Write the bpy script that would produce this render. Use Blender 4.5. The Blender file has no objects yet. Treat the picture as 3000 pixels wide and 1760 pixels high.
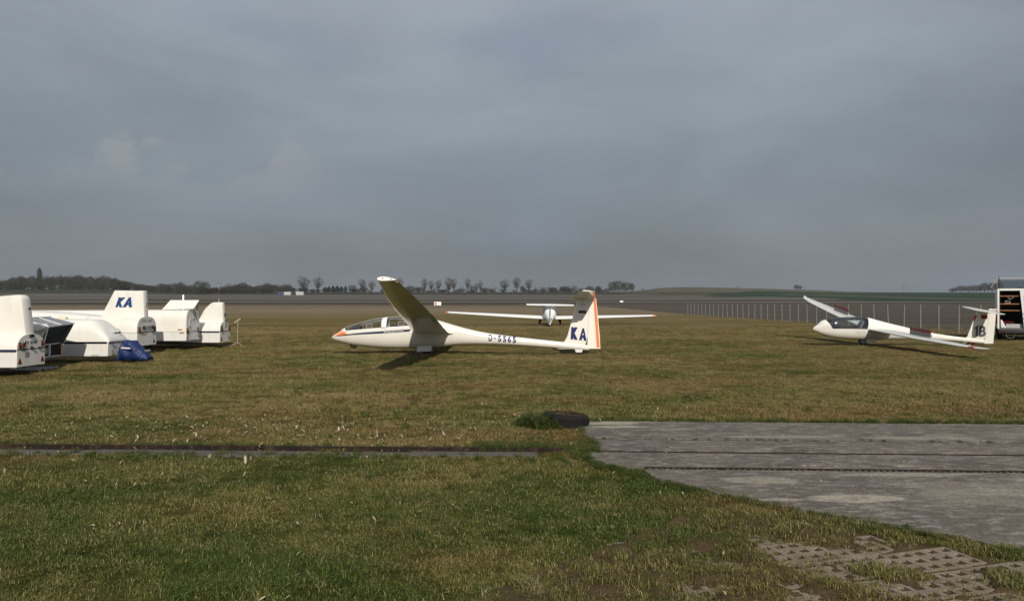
import bpy, bmesh, math, random
import numpy as np
from mathutils import Vector, Matrix, noise as mnoise

R = math.radians
scene = bpy.context.scene
COL = scene.collection

# ------------------------------------------------------------------ camera
CAM_H = 1.65
FPX = 2200.0                      # focal length in source pixels (3000 wide)
cam_d = bpy.data.cameras.new('camera')
cam_d.sensor_width = 36.0
cam_d.lens = FPX / 3000.0 * 36.0
cam_d.clip_start = 0.05
cam_d.clip_end = 6000.0
cam = bpy.data.objects.new('camera', cam_d)
COL.objects.link(cam)
cam.location = (0, 0, CAM_H)
cam.rotation_euler = (R(90.0 + 0.156), 0, 0)
scene.camera = cam

# ------------------------------------------------------------------ world
SUN_DIR = Vector((-0.20, 1.0, -0.71)).normalized()       # way the light travels
sun_el = math.asin(-SUN_DIR.z)
sun_az = math.atan2(-SUN_DIR.x, -SUN_DIR.y)
world = bpy.data.worlds.new('World')
scene.world = world
world.use_nodes = True
wn = world.node_tree.nodes
wl = world.node_tree.links
wn.clear()
wo = wn.new('ShaderNodeOutputWorld')
bg = wn.new('ShaderNodeBackground')
wl.new(bg.outputs[0], wo.inputs[0])
sky = wn.new('ShaderNodeTexSky')
sky.sky_type = 'NISHITA'
sky.sun_disc = False
sky.sun_elevation = sun_el
sky.sun_rotation = sun_az
sky.dust_density = 3.0
skys = wn.new('ShaderNodeMix'); skys.data_type = 'RGBA'; skys.blend_type = 'MULTIPLY'
skys.inputs[0].default_value = 1.0
wl.new(sky.outputs[0], skys.inputs[6])
skys.inputs[7].default_value = (0.10, 0.10, 0.10, 1)
tc = wn.new('ShaderNodeTexCoord')
sep = wn.new('ShaderNodeSeparateXYZ'); wl.new(tc.outputs['Generated'], sep.inputs[0])
# elevation ramp of the cloud deck: paler overhead, slate towards the horizon
er = wn.new('ShaderNodeValToRGB')
wl.new(sep.outputs[2], er.inputs[0])
el = er.color_ramp.elements
el[0].position = 0.0; el[0].color = (0.188, 0.211, 0.235, 1)
el[1].position = 1.0; el[1].color = (0.36, 0.40, 0.45, 1)
for p, c in ((0.08, (0.196, 0.221, 0.247)), (0.20, (0.243, 0.278, 0.312)), (0.38, (0.340, 0.380, 0.432))):
    e = er.color_ramp.elements.new(p); e.color = c + (1,)
# soft billows, stretched sideways
mp = wn.new('ShaderNodeMapping'); mp.inputs['Scale'].default_value = (1.3, 1.3, 4.2)
wl.new(tc.outputs['Generated'], mp.inputs[0])
n1 = wn.new('ShaderNodeTexNoise'); n1.inputs['Scale'].default_value = 1.7
n1.inputs['Detail'].default_value = 7; n1.inputs['Roughness'].default_value = 0.5
n1.inputs['Distortion'].default_value = 0.35
wl.new(mp.outputs[0], n1.inputs[0])
r1 = wn.new('ShaderNodeMapRange'); r1.inputs[1].default_value = 0.3; r1.inputs[2].default_value = 0.7
r1.inputs[3].default_value = 0.80; r1.inputs[4].default_value = 1.17
wl.new(n1.outputs[0], r1.inputs[0])
cm = wn.new('ShaderNodeMix'); cm.data_type = 'RGBA'; cm.blend_type = 'MULTIPLY'; cm.inputs[0].default_value = 1
wl.new(er.outputs[0], cm.inputs[6]); wl.new(r1.outputs[0], cm.inputs[7])
# thin spots where the deck turns bluish
n3 = wn.new('ShaderNodeTexNoise'); n3.inputs['Scale'].default_value = 2.3; n3.inputs['Detail'].default_value = 3
mp3 = wn.new('ShaderNodeMapping'); mp3.inputs['Scale'].default_value = (1, 1, 2.4); mp3.inputs['Location'].default_value = (3.1, 0.4, 1.7)
wl.new(tc.outputs['Generated'], mp3.inputs[0]); wl.new(mp3.outputs[0], n3.inputs[0])
r3 = wn.new('ShaderNodeMapRange'); r3.inputs[1].default_value = 0.58; r3.inputs[2].default_value = 0.78
wl.new(n3.outputs[0], r3.inputs[0])
bl = wn.new('ShaderNodeMix'); bl.data_type = 'RGBA'; bl.inputs[7].default_value = (0.215, 0.255, 0.345, 1)
r3m = wn.new('ShaderNodeMath'); r3m.operation = 'MULTIPLY'; r3m.inputs[1].default_value = 0.6
wl.new(r3.outputs[0], r3m.inputs[0]); wl.new(r3m.outputs[0], bl.inputs[0]); wl.new(cm.outputs[2], bl.inputs[6])
# a low bank of cumulus: sharp billowed tops fading out below
n2 = wn.new('ShaderNodeTexNoise'); n2.noise_dimensions = '2D'
n2.inputs['Scale'].default_value = 7.5; n2.inputs['Detail'].default_value = 6; n2.inputs['Roughness'].default_value = 0.55
az = wn.new('ShaderNodeMath'); az.operation = 'ARCTAN2'
wl.new(sep.outputs[0], az.inputs[0]); wl.new(sep.outputs[1], az.inputs[1])
comb = wn.new('ShaderNodeCombineXYZ'); wl.new(az.outputs[0], comb.inputs[0])
zz = wn.new('ShaderNodeMath'); zz.operation = 'MULTIPLY'; zz.inputs[1].default_value = 1.2
wl.new(sep.outputs[2], zz.inputs[0]); wl.new(zz.outputs[0], comb.inputs[1])
wl.new(comb.outputs[0], n2.inputs[0])
top = wn.new('ShaderNodeMapRange')      # noise -> height of the cloud tops
top.inputs[1].default_value = 0.38; top.inputs[2].default_value = 0.64
top.inputs[3].default_value = 0.150; top.inputs[4].default_value = 0.222
wl.new(n2.outputs[0], top.inputs[0])
df = wn.new('ShaderNodeMath'); df.operation = 'SUBTRACT'
wl.new(top.outputs[0], df.inputs[0]); wl.new(sep.outputs[2], df.inputs[1])
ed = wn.new('ShaderNodeMapRange'); ed.interpolation_type = 'SMOOTHSTEP'
ed.inputs[1].default_value = 0.0; ed.inputs[2].default_value = 0.028
wl.new(df.outputs[0], ed.inputs[0])
lo = wn.new('ShaderNodeMapRange'); lo.interpolation_type = 'SMOOTHSTEP'
lo.inputs[1].default_value = 0.115; lo.inputs[2].default_value = 0.19
wl.new(sep.outputs[2], lo.inputs[0])
azm = wn.new('ShaderNodeMapRange'); azm.interpolation_type = 'SMOOTHSTEP'
azm.inputs[1].default_value = -0.20; azm.inputs[2].default_value = -0.34
wl.new(az.outputs[0], azm.inputs[0])
m1 = wn.new('ShaderNodeMath'); m1.operation = 'MULTIPLY'; wl.new(ed.outputs[0], m1.inputs[0]); wl.new(lo.outputs[0], m1.inputs[1])
m2 = wn.new('ShaderNodeMath'); m2.operation = 'MULTIPLY'; wl.new(m1.outputs[0], m2.inputs[0]); wl.new(azm.outputs[0], m2.inputs[1])
m3 = wn.new('ShaderNodeMath'); m3.operation = 'MULTIPLY'; m3.inputs[1].default_value = 0.62; wl.new(m2.outputs[0], m3.inputs[0])
cu = wn.new('ShaderNodeMix'); cu.data_type = 'RGBA'; cu.inputs[7].default_value = (0.325, 0.338, 0.345, 1)
wl.new(m3.outputs[0], cu.inputs[0]); wl.new(bl.outputs[2], cu.inputs[6])
# the clear-sky light that leaks through the deck
fin_mix = wn.new('ShaderNodeMix'); fin_mix.data_type = 'RGBA'; fin_mix.inputs[0].default_value = 0.92
wl.new(skys.outputs[2], fin_mix.inputs[6]); wl.new(cu.outputs[2], fin_mix.inputs[7])
wl.new(fin_mix.outputs[2], bg.inputs[0])
bg.inputs[1].default_value = 1.0

sun_d = bpy.data.lights.new('sun', 'SUN')
sun_d.energy = 4.2
sun_d.angle = R(0.6)
sun_d.color = (1.0, 0.93, 0.82)
sun = bpy.data.objects.new('sun', sun_d)
COL.objects.link(sun)
sun.rotation_euler = SUN_DIR.to_track_quat('-Z', 'Y').to_euler()
sun.location = (5, -20, 30)

vs = scene.view_settings
vs.view_transform = 'Standard'; vs.look = 'None'; vs.exposure = 0.0; vs.gamma = 1.0
vs.use_curve_mapping = False
scene.cycles.use_denoising = True
scene.cycles.max_bounces = 8
scene.cycles.transparent_max_bounces = 24
scene.cycles.volume_bounces = 0

# ------------------------------------------------------------------ helpers
def tag(o, label=None, cat=None, group=None, kind=None):
    if label: o['label'] = label
    if cat: o['category'] = cat
    if group: o['group'] = group
    if kind: o['kind'] = kind
    return o

def empty(name, loc=(0, 0, 0), rot=(0, 0, 0)):
    o = bpy.data.objects.new(name, None)
    COL.objects.link(o)
    o.location = loc; o.rotation_euler = rot
    o.empty_display_size = 0.3
    return o

def mobj(name, me, mat=None, parent=None, smooth=None):
    if smooth is not None:
        me.polygons.foreach_set('use_smooth', [True] * len(me.polygons))
        if smooth < 170: me.set_sharp_from_angle(angle=R(smooth))
    o = bpy.data.objects.new(name, me)
    if mat is not None and not me.materials: me.materials.append(mat)
    COL.objects.link(o)
    if parent is not None: o.parent = parent
    return o

class MB:
    """collects vertices and faces for ONE mesh object"""
    def __init__(s): s.v = []; s.f = []
    def add(s, v, f):
        b = len(s.v); s.v += [tuple(p) for p in v]; s.f += [tuple(i + b for i in q) for q in f]; return s
    def box(s, x0, x1, y0, y1, z0, z1):
        return s.add([(x0,y0,z0),(x1,y0,z0),(x1,y1,z0),(x0,y1,z0),(x0,y0,z1),(x1,y0,z1),(x1,y1,z1),(x0,y1,z1)],
                     [(0,3,2,1),(4,5,6,7),(0,1,5,4),(1,2,6,5),(2,3,7,6),(3,0,4,7)])
    def hexa(s, p):      # 8 corners, bottom 4 then top 4
        return s.add(p, [(0,3,2,1),(4,5,6,7),(0,1,5,4),(1,2,6,5),(2,3,7,6),(3,0,4,7)])
    def obox(s, c, size, rot):
        m = rot if isinstance(rot, Matrix) else Matrix.Rotation(rot[0], 3, rot[1])
        h = [q / 2 for q in size]
        pts = [Vector((a*h[0], b*h[1], d*h[2])) for d in (-1, 1) for a, b in ((-1,-1),(1,-1),(1,1),(-1,1))]
        return s.hexa([Vector(c) + m @ p for p in pts])
    def tube(s, pts, r, n=8, cap=True):
        pts = [Vector(p) for p in pts]
        rings = []
        for i, p in enumerate(pts):
            d = (pts[min(i+1, len(pts)-1)] - pts[max(i-1, 0)]).normalized()
            a = d.cross(Vector((0, 0, 1)))
            if a.length < 1e-3: a = Vector((1, 0, 0))
            a.normalize(); b = a.cross(d).normalized()
            rr = r[i] if isinstance(r, (list, tuple)) else r
            rings.append([p + rr * (math.cos(2*math.pi*k/n) * a + math.sin(2*math.pi*k/n) * b) for k in range(n)])
        return s.loft(rings, True, cap, cap)
    def loft(s, rings, closed=True, c0=True, c1=True):
        n = len(rings[0]); v = [p for r in rings for p in r]; f = []
        for i in range(len(rings) - 1):
            for k in range(n if closed else n - 1):
                k2 = (k + 1) % n
                f.append((i*n+k, i*n+k2, (i+1)*n+k2, (i+1)*n+k))
        if c0: f.append(tuple(range(n))[::-1])
        if c1: f.append(tuple((len(rings)-1)*n + k for k in range(n)))
        return s.add(v, f)
    def prism(s, prof, a0, a1, axis='y'):
        """prof: closed 2D outline; extruded along axis from a0 to a1"""
        def P(u, w, a): return {'y': (u, a, w), 'x': (a, u, w), 'z': (u, w, a)}[axis]
        return s.loft([[P(u, w, a0) for u, w in prof], [P(u, w, a1) for u, w in prof]])
    def disc(s, c, r, axis='y', n=20, r2=0, depth=0.0):
        return s
    def build(s, name, mat, parent=None, smooth=None, bevel=0, seg=2):
        me = bpy.data.meshes.new(name)
        me.from_pydata(s.v, [], s.f)
        bm = bmesh.new(); bm.from_mesh(me)
        bmesh.ops.recalc_face_normals(bm, faces=bm.faces)
        bm.to_mesh(me); bm.free()
        me.update()
        o = mobj(name, me, mat, parent, smooth)
        if bevel:
            b = o.modifiers.new('bevel', 'BEVEL'); b.width = bevel; b.segments = seg; b.limit_method = 'ANGLE'; b.angle_limit = R(40)
            if smooth is None:
                me.polygons.foreach_set('use_smooth', [True] * len(me.polygons)); me.set_sharp_from_angle(angle=R(40))
        return o

def wheel(name, parent, c, r, w, tyre_m, rim_m, axis='y', n=24, rimfrac=0.58):
    """a tyre with a rim as its sub-part; axis = axle"""
    def P(a, rad, t):
        u, v = rad * math.cos(a), rad * math.sin(a)
        return {'y': (c[0]+u, c[1]+t, c[2]+v), 'x': (c[0]+t, c[1]+u, c[2]+v)}[axis]
    prof = [(r*rimfrac, -w*.46), (r*.8, -w*.5), (r*.95, -w*.42), (r, -w*.2), (r, w*.2), (r*.95, w*.42), (r*.8, w*.5), (r*rimfrac, w*.46)]
    m = MB(); m.loft([[P(2*math.pi*k/n, q[0], q[1]) for k in range(n)] for q in prof], True, False, False)
    t = m.build(name, tyre_m, parent, 50)
    m = MB(); pr = [(0.001, -w*.30), (r*.2, -w*.32), (r*.45, -w*.22), (r*(rimfrac+.02), -w*.44), (r*(rimfrac+.02), w*.44), (r*.45, w*.22), (r*.2, w*.32), (0.001, w*.30)]
    m.loft([[P(2*math.pi*k/n, q[0], q[1]) for k in range(n)] for q in pr], True, True, True)
    m.build('rim', rim_m, t, 40)
    return t

def herm(xs, ys, x):
    """smooth (cubic) interpolation through control points"""
    xs = np.asarray(xs, float); ys = np.asarray(ys, float); x = np.asarray(x, float)
    d = np.diff(ys) / np.diff(xs)
    m = np.empty_like(ys); m[0] = d[0]; m[-1] = d[-1]
    for i in range(1, len(xs) - 1):
        m[i] = 0 if d[i-1] * d[i] <= 0 else 2 * d[i-1] * d[i] / (d[i-1] + d[i])
    i = np.clip(np.searchsorted(xs, x) - 1, 0, len(xs) - 2)
    h = xs[i+1] - xs[i]; t = np.clip((x - xs[i]) / h, 0, 1)
    return ((2*t**3 - 3*t**2 + 1) * ys[i] + (t**3 - 2*t**2 + t) * h * m[i] + (-2*t**3 + 3*t**2) * ys[i+1] + (t**3 - t**2) * h * m[i+1])

_txt_cache = {}
def text2d(s, bold=0.0, shear=0.0):
    key = (s, bold, shear)
    if key in _txt_cache: return _txt_cache[key]
    cu = bpy.data.curves.new('t', 'FONT'); cu.body = s; cu.size = 1; cu.offset = bold; cu.shear = shear
    cu.resolution_u = 3; cu.fill_mode = 'FRONT'
    ob = bpy.data.objects.new('t', cu); COL.objects.link(ob)
    dg = bpy.context.evaluated_depsgraph_get()
    me = bpy.data.meshes.new_from_object(ob.evaluated_get(dg))
    bm = bmesh.new(); bm.from_mesh(me)
    bmesh.ops.remove_doubles(bm, verts=bm.verts, dist=1e-4)
    bmesh.ops.triangulate(bm, faces=bm.faces)
    for _ in range(2):
        bmesh.ops.subdivide_edges(bm, edges=[e for e in bm.edges if e.calc_length() > 0.25], cuts=1)
        bmesh.ops.triangulate(bm, faces=bm.faces)
    bm.verts.index_update()
    v = np.array([tuple(q.co) for q in bm.verts]); f = [tuple(q.index for q in p.verts) for p in bm.faces]
    bm.free(); bpy.data.meshes.remove(me); bpy.data.objects.remove(ob); bpy.data.curves.remove(cu)
    lo, hi = v.min(0), v.max(0)
    uv = (v[:, :2] - lo[:2]) / (hi[:2] - lo[:2])
    _txt_cache[key] = (uv, f)
    return uv, f

def lettering(name, s, mapping, mat, parent, bold=0.0, shear=0.0):
    """mapping(u, v) with u, v in 0..1 -> point in the parent's frame"""
    uv, f = text2d(s, bold, shear)
    m = MB(); m.add([mapping(u, w) for u, w in uv], f)
    me = bpy.data.meshes.new(name); me.from_pydata(m.v, [], m.f); me.update()
    return mobj(name, me, mat, parent, 180)

def flat_map(o, ux, vx):
    o, ux, vx = Vector(o), Vector(ux), Vector(vx)
    return lambda u, w: o + ux * float(u) + vx * float(w)

# ------------------------------------------------------------------ materials
def nmat(name):
    m = bpy.data.materials.new(name); m.use_nodes = True
    nt = m.node_tree
    return m, nt, nt.nodes, nt.links, nt.nodes['Principled BSDF']

def mat(name, col, rough=0.5, metal=0.0, var=0.12, scale=4.0, bump=0.0, bscale=40.0, spec=0.5, coat=0.0, dirt=None, dirt_amt=0.0, dirt_scale=6.0):
    """base colour with a little uneven tone, optional dirt blotches and fine relief"""
    m, nt, N, L, B = nmat(name)
    g = N.new('ShaderNodeTexCoord')
    n = N.new('ShaderNodeTexNoise'); n.inputs['Scale'].default_value = scale; n.inputs['Detail'].default_value = 5
    L.new(g.outputs['Object'], n.inputs[0])
    r = N.new('ShaderNodeMapRange'); r.inputs[1].default_value = 0.25; r.inputs[2].default_value = 0.75
    r.inputs[3].default_value = 1 - var; r.inputs[4].default_value = 1 + var * 0.4
    L.new(n.outputs[0], r.inputs[0])
    mx = N.new('ShaderNodeMix'); mx.data_type = 'RGBA'; mx.blend_type = 'MULTIPLY'; mx.inputs[0].default_value = 1
    mx.inputs[6].default_value = tuple(col) + (1,); L.new(r.outputs[0], mx.inputs[7])
    out = mx.outputs[2]
    if dirt:
        n2 = N.new('ShaderNodeTexNoise'); n2.inputs['Scale'].default_value = dirt_scale; n2.inputs['Detail'].default_value = 8; n2.inputs['Roughness'].default_value = 0.65
        mpg = N.new('ShaderNodeMapping'); mpg.inputs['Scale'].default_value = (1, 1, 0.35)
        L.new(g.outputs['Object'], mpg.inputs[0]); L.new(mpg.outputs[0], n2.inputs[0])
        r2 = N.new('ShaderNodeMapRange'); r2.inputs[1].default_value = 0.5; r2.inputs[2].default_value = 0.75; r2.inputs[4].default_value = dirt_amt
        L.new(n2.outputs[0], r2.inputs[0])
        m2 = N.new('ShaderNodeMix'); m2.data_type = 'RGBA'; L.new(r2.outputs[0], m2.inputs[0]); L.new(out, m2.inputs[6]); m2.inputs[7].default_value = tuple(dirt) + (1,)
        out = m2.outputs[2]
    L.new(out, B.inputs['Base Color'])
    B.inputs['Roughness'].default_value = rough; B.inputs['Metallic'].default_value = metal
    B.inputs['Specular IOR Level'].default_value = spec; B.inputs['Coat Weight'].default_value = coat; B.inputs['Coat Roughness'].default_value = 0.08
    if bump:
        n3 = N.new('ShaderNodeTexNoise'); n3.inputs['Scale'].default_value = bscale; n3.inputs['Detail'].default_value = 6
        L.new(g.outputs['Object'], n3.inputs[0])
        b = N.new('ShaderNodeBump'); b.inputs['Strength'].default_value = bump; b.inputs['Distance'].default_value = 0.02
        L.new(n3.outputs[0], b.inputs['Height']); L.new(b.outputs[0], B.inputs['Normal'])
    return m

M = {}
M['gel']   = mat('cream_gelcoat', (0.76, 0.73, 0.66), 0.16, var=0.06, scale=1.6, coat=0.35, dirt=(0.50, 0.46, 0.36), dirt_amt=0.20, dirt_scale=3)
M['gel2']  = mat('white_gelcoat', (0.76, 0.74, 0.68), 0.16, coat=0.35, var=0.06, scale=1.6, dirt=(0.6, 0.56, 0.48), dirt_amt=0.12, dirt_scale=3)
M['gelw']  = mat('bright_white_gelcoat', (0.80, 0.80, 0.785), 0.3, var=0.03)
M['trail'] = mat('trailer_polyester', (0.73, 0.705, 0.655), 0.3, var=0.06, scale=1.2, dirt=(0.44, 0.42, 0.33), dirt_amt=0.42, dirt_scale=2.0)
M['alu_w'] = mat('painted_aluminium', (0.68, 0.67, 0.635), 0.4, var=0.08, scale=1.5, dirt=(0.42, 0.40, 0.34), dirt_amt=0.4, dirt_scale=3.0)
M['orange']= mat('orange_paint', (0.85, 0.20, 0.045), 0.35, var=0.06)
M['navy']  = mat('navy_paint', (0.016, 0.026, 0.062), 0.6, var=0.05, spec=0.2)
M['blue']  = mat('blue_lettering', (0.013, 0.021, 0.12), 0.65, var=0.08, spec=0.2)
M['blue2'] = mat('trailer_blue_lettering', (0.012, 0.05, 0.17), 0.65, var=0.08, spec=0.2)
M['whitep']= mat('white_paint', (0.82, 0.82, 0.80), 0.4, var=0.04)
M['black'] = mat('black_paint', (0.012, 0.012, 0.013), 0.5, var=0.1)
M['rubber']= mat('black_rubber', (0.013, 0.013, 0.013), 0.8, var=0.25, scale=12, bump=0.3, bscale=60, spec=0.15)
M['dark']  = mat('dark_grey_plastic', (0.035, 0.036, 0.04), 0.5, var=0.15)
M['grey']  = mat('grey_lettering', (0.085, 0.09, 0.10), 0.65, var=0.08, spec=0.2)
M['lgrey'] = mat('light_grey_paint', (0.42, 0.42, 0.42), 0.45, var=0.1)
M['steel'] = mat('galvanised_steel', (0.42, 0.43, 0.43), 0.42, metal=0.7, var=0.2, scale=9)
M['dsteel']= mat('dull_steel', (0.20, 0.20, 0.20), 0.5, metal=0.6, var=0.25, scale=9)
M['red']   = mat('red_paint', (0.42, 0.018, 0.016), 0.35, var=0.1)
M['dred']  = mat('dark_red_paint', (0.19, 0.014, 0.016), 0.4, var=0.15)
M['redl']  = mat('red_lamp_lens', (0.13, 0.008, 0.008), 0.15, var=0.15, coat=0.3)
M['amber'] = mat('amber_lens', (0.30, 0.13, 0.03), 0.15, var=0.1)
M['bluec'] = mat('blue_tarpaulin', (0.004, 0.019, 0.105), 0.6, var=0.3, scale=5, bump=0.5, bscale=9)
M['cloth'] = mat('white_canvas', (0.70, 0.70, 0.68), 0.85, var=0.14, bump=0.5, bscale=14)
M['wood']  = mat('plywood_shelf', (0.32, 0.13, 0.055), 0.6, var=0.3, scale=7)
M['tan']   = mat('tan_tube', (0.34, 0.29, 0.19), 0.5, var=0.2)
M['conc']  = mat('concrete_post', (0.20, 0.195, 0.18), 0.85, var=0.2, scale=9, bump=0.3)
M['seat']  = mat('cockpit_fabric', (0.032, 0.036, 0.05), 0.7, var=0.2)
M['tub']   = mat('cockpit_shell_grey', (0.13, 0.135, 0.14), 0.6, var=0.15)
M['ivory'] = mat('ivory_plastic', (0.62, 0.55, 0.38), 0.4, var=0.08)
M['skin']  = mat('pale_canopy_glint', (0.70, 0.68, 0.62), 0.3, var=0.08)

def glass_mat(name, tint, gl=1.0, base=0.05):
    m = bpy.data.materials.new(name); m.use_nodes = True
    N = m.node_tree.nodes; L = m.node_tree.links; N.clear()
    o = N.new('ShaderNodeOutputMaterial'); mx = N.new('ShaderNodeMixShader')
    t = N.new('ShaderNodeBsdfTransparent'); t.inputs[0].default_value = tuple(tint) + (1,)
    g = N.new('ShaderNodeBsdfGlossy'); g.inputs['Roughness'].default_value = 0.03
    lw = N.new('ShaderNodeFresnel'); lw.inputs[0].default_value = 1.5
    mu = N.new('ShaderNodeMath'); mu.operation = 'MULTIPLY_ADD'; mu.inputs[1].default_value = gl; mu.inputs[2].default_value = base; mu.use_clamp = True
    L.new(lw.outputs[0], mu.inputs[0]); L.new(mu.outputs[0], mx.inputs[0])
    L.new(t.outputs[0], mx.inputs[1]); L.new(g.outputs[0], mx.inputs[2]); L.new(mx.outputs[0], o.inputs[0])
    return m
M['glass'] = glass_mat('canopy_perspex', (0.90, 0.91, 0.91), 0.55, 0.0)
M['glass2'] = glass_mat('blue_canopy_perspex', (0.84, 0.89, 0.92), 0.9, 0.04)
M['pane'] = glass_mat('cabin_pane', (0.80, 0.83, 0.85), 1.0, 0.08)

# colour of the turf as a function of place: shared by ground and blades
def turf_group():
    g = bpy.data.node_groups.new('turf_colour', 'ShaderNodeTree')
    g.interface.new_socket('Color', in_out='OUTPUT', socket_type='NodeSocketColor')
    g.interface.new_socket('Dry', in_out='OUTPUT', socket_type='NodeSocketFloat')
    N = g.nodes; L = g.links
    out = N.new('NodeGroupOutput')
    geo = N.new('ShaderNodeNewGeometry')
    sp = N.new('ShaderNodeSeparateXYZ'); L.new(geo.outputs['Position'], sp.inputs[0])
    def noise(sc, det, loc=(0, 0, 0), str_=(1, 1, 1), rough=0.55):
        mpn = N.new('ShaderNodeMapping'); mpn.inputs['Location'].default_value = loc; mpn.inputs['Scale'].default_value = str_
        L.new(geo.outputs['Position'], mpn.inputs[0])
        n = N.new('ShaderNodeTexNoise'); n.inputs['Scale'].default_value = sc; n.inputs['Detail'].default_value = det; n.inputs['Roughness'].default_value = rough
        L.new(mpn.outputs[0], n.inputs[0]); return n.outputs[0]
    def rng(s, a, b, c=0, d=1, smooth=False):
        r = N.new('ShaderNodeMapRange'); r.inputs[1].default_value = a; r.inputs[2].default_value = b; r.inputs[3].default_value = c; r.inputs[4].default_value = d
        if smooth: r.interpolation_type = 'SMOOTHSTEP'
        L.new(s, r.inputs[0]); return r.outputs[0]
    def math_(op, a, b):
        q = N.new('ShaderNodeMath'); q.operation = op
        for i, s in enumerate((a, b)):
            if isinstance(s, (int, float)): q.inputs[i].default_value = s
            else: L.new(s, q.inputs[i])
        return q.outputs[0]
    def mix(f, a, b):
        q = N.new('ShaderNodeMix'); q.data_type = 'RGBA'
        if isinstance(f, (int, float)): q.inputs[0].default_value = f
        else: L.new(f, q.inputs[0])
        for k, s in ((6, a), (7, b)):
            if isinstance(s, tuple): q.inputs[k].default_value = s + (1,)
            else: L.new(s, q.inputs[k])
        return q.outputs[2]
    big = noise(0.16, 4, (3, 7, 0), (1, 1.3, 1)); midn = noise(0.75, 5, (1, 2, 0), (0.8, 1.2, 1)); fine = noise(5.0, 4)
    near = rng(sp.outputs[1], 6.0, 13.0, 0.0, 0.34, True)            # lusher by the apron, drier out on the field
    far = rng(sp.outputs[1], 24.0, 70.0, 0.0, 0.30, True)
    d = math_('ADD', rng(big, 0.30, 0.70, -0.25, 0.45), rng(midn, 0.30, 0.70, -0.3, 0.34))
    d = math_('ADD', d, near); d = math_('ADD', d, far); d = math_('ADD', d, rng(fine, 0.3, 0.7, -0.1, 0.1))
    d = math_('ADD', d, 0.11)
    dc = N.new('ShaderNodeClamp'); L.new(d, dc.inputs[0]); d = dc.outputs[0]
    c = mix(rng(d, 0.0, 0.5), (0.040, 0.055, 0.0075), (0.088, 0.081, 0.0185))
    c = mix(rng(d, 0.45, 1.0), c, (0.164, 0.120, 0.045))
    # rusty patches
    rp = math_('MULTIPLY', rng(noise(0.33, 5, (9, 1, 0), (0.7, 1.4, 1)), 0.50, 0.64), 0.72)
    c = mix(rp, c, (0.126, 0.076, 0.027))
    # straw coloured drifts far out
    st = math_('MULTIPLY', rng(noise(0.10, 5, (4, 4, 0), (0.5, 1.5, 1)), 0.48, 0.66), rng(sp.outputs[1], 22, 60, 0, 0.75))
    c = mix(st, c, (0.215, 0.165, 0.088))
    L.new(c, out.inputs[0]); L.new(d, out.inputs[1])
    return g
TURF = turf_group()

def blade_mat():
    m, nt, N, L, B = nmat('grass_blade')
    g = N.new('ShaderNodeGroup'); g.node_tree = TURF
    a = N.new('ShaderNodeAttribute'); a.attribute_name = 'tone'
    s = N.new('ShaderNodeSeparateColor'); L.new(a.outputs['Color'], s.inputs[0])
    # some blades are straw, the rest vary in brightness
    th = N.new('ShaderNodeMath'); th.operation = 'MULTIPLY_ADD'; L.new(g.outputs[1], th.inputs[0]); th.inputs[1].default_value = 0.42; th.inputs[2].default_value = 0.02
    lt = N.new('ShaderNodeMath'); lt.operation = 'LESS_THAN'; L.new(s.outputs[0], lt.inputs[0]); L.new(th.outputs[0], lt.inputs[1])
    mu = N.new('ShaderNodeMapRange'); mu.inputs[3].default_value = 0.55; mu.inputs[4].default_value = 2.1; L.new(s.outputs[1], mu.inputs[0])
    mx = N.new('ShaderNodeMix'); mx.data_type = 'RGBA'; mx.blend_type = 'MULTIPLY'; mx.inputs[0].default_value = 1
    L.new(g.outputs[0], mx.inputs[6]); L.new(mu.outputs[0], mx.inputs[7])
    m2 = N.new('ShaderNodeMix'); m2.data_type = 'RGBA'; L.new(lt.outputs[0], m2.inputs[0]); L.new(mx.outputs[2], m2.inputs[6]); m2.inputs[7].default_value = (0.25, 0.20, 0.088, 1)
    L.new(m2.outputs[2], B.inputs['Base Color']); B.inputs['Roughness'].default_value = 0.6
    B.inputs['Specular IOR Level'].default_value = 0.25
    return m
M['blade'] = blade_mat()
def green_mat():
    m, nt, N, L, B = nmat('lush_grass_blade'); a = N.new('ShaderNodeAttribute'); a.attribute_name = 'tone'
    s = N.new('ShaderNodeSeparateColor'); L.new(a.outputs['Color'], s.inputs[0]); r = N.new('ShaderNodeValToRGB'); L.new(s.outputs[1], r.inputs[0])
    e = r.color_ramp.elements; e[0].color = (0.020, 0.038, 0.006, 1); e[1].color = (0.115, 0.105, 0.036, 1); q = r.color_ramp.elements.new(.7); q.color = (0.055, 0.078, 0.014, 1)
    L.new(r.outputs[0], B.inputs['Base Color']); B.inputs['Roughness'].default_value = .6; B.inputs['Specular IOR Level'].default_value = .2; return m
M['lush'] = green_mat()

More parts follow.
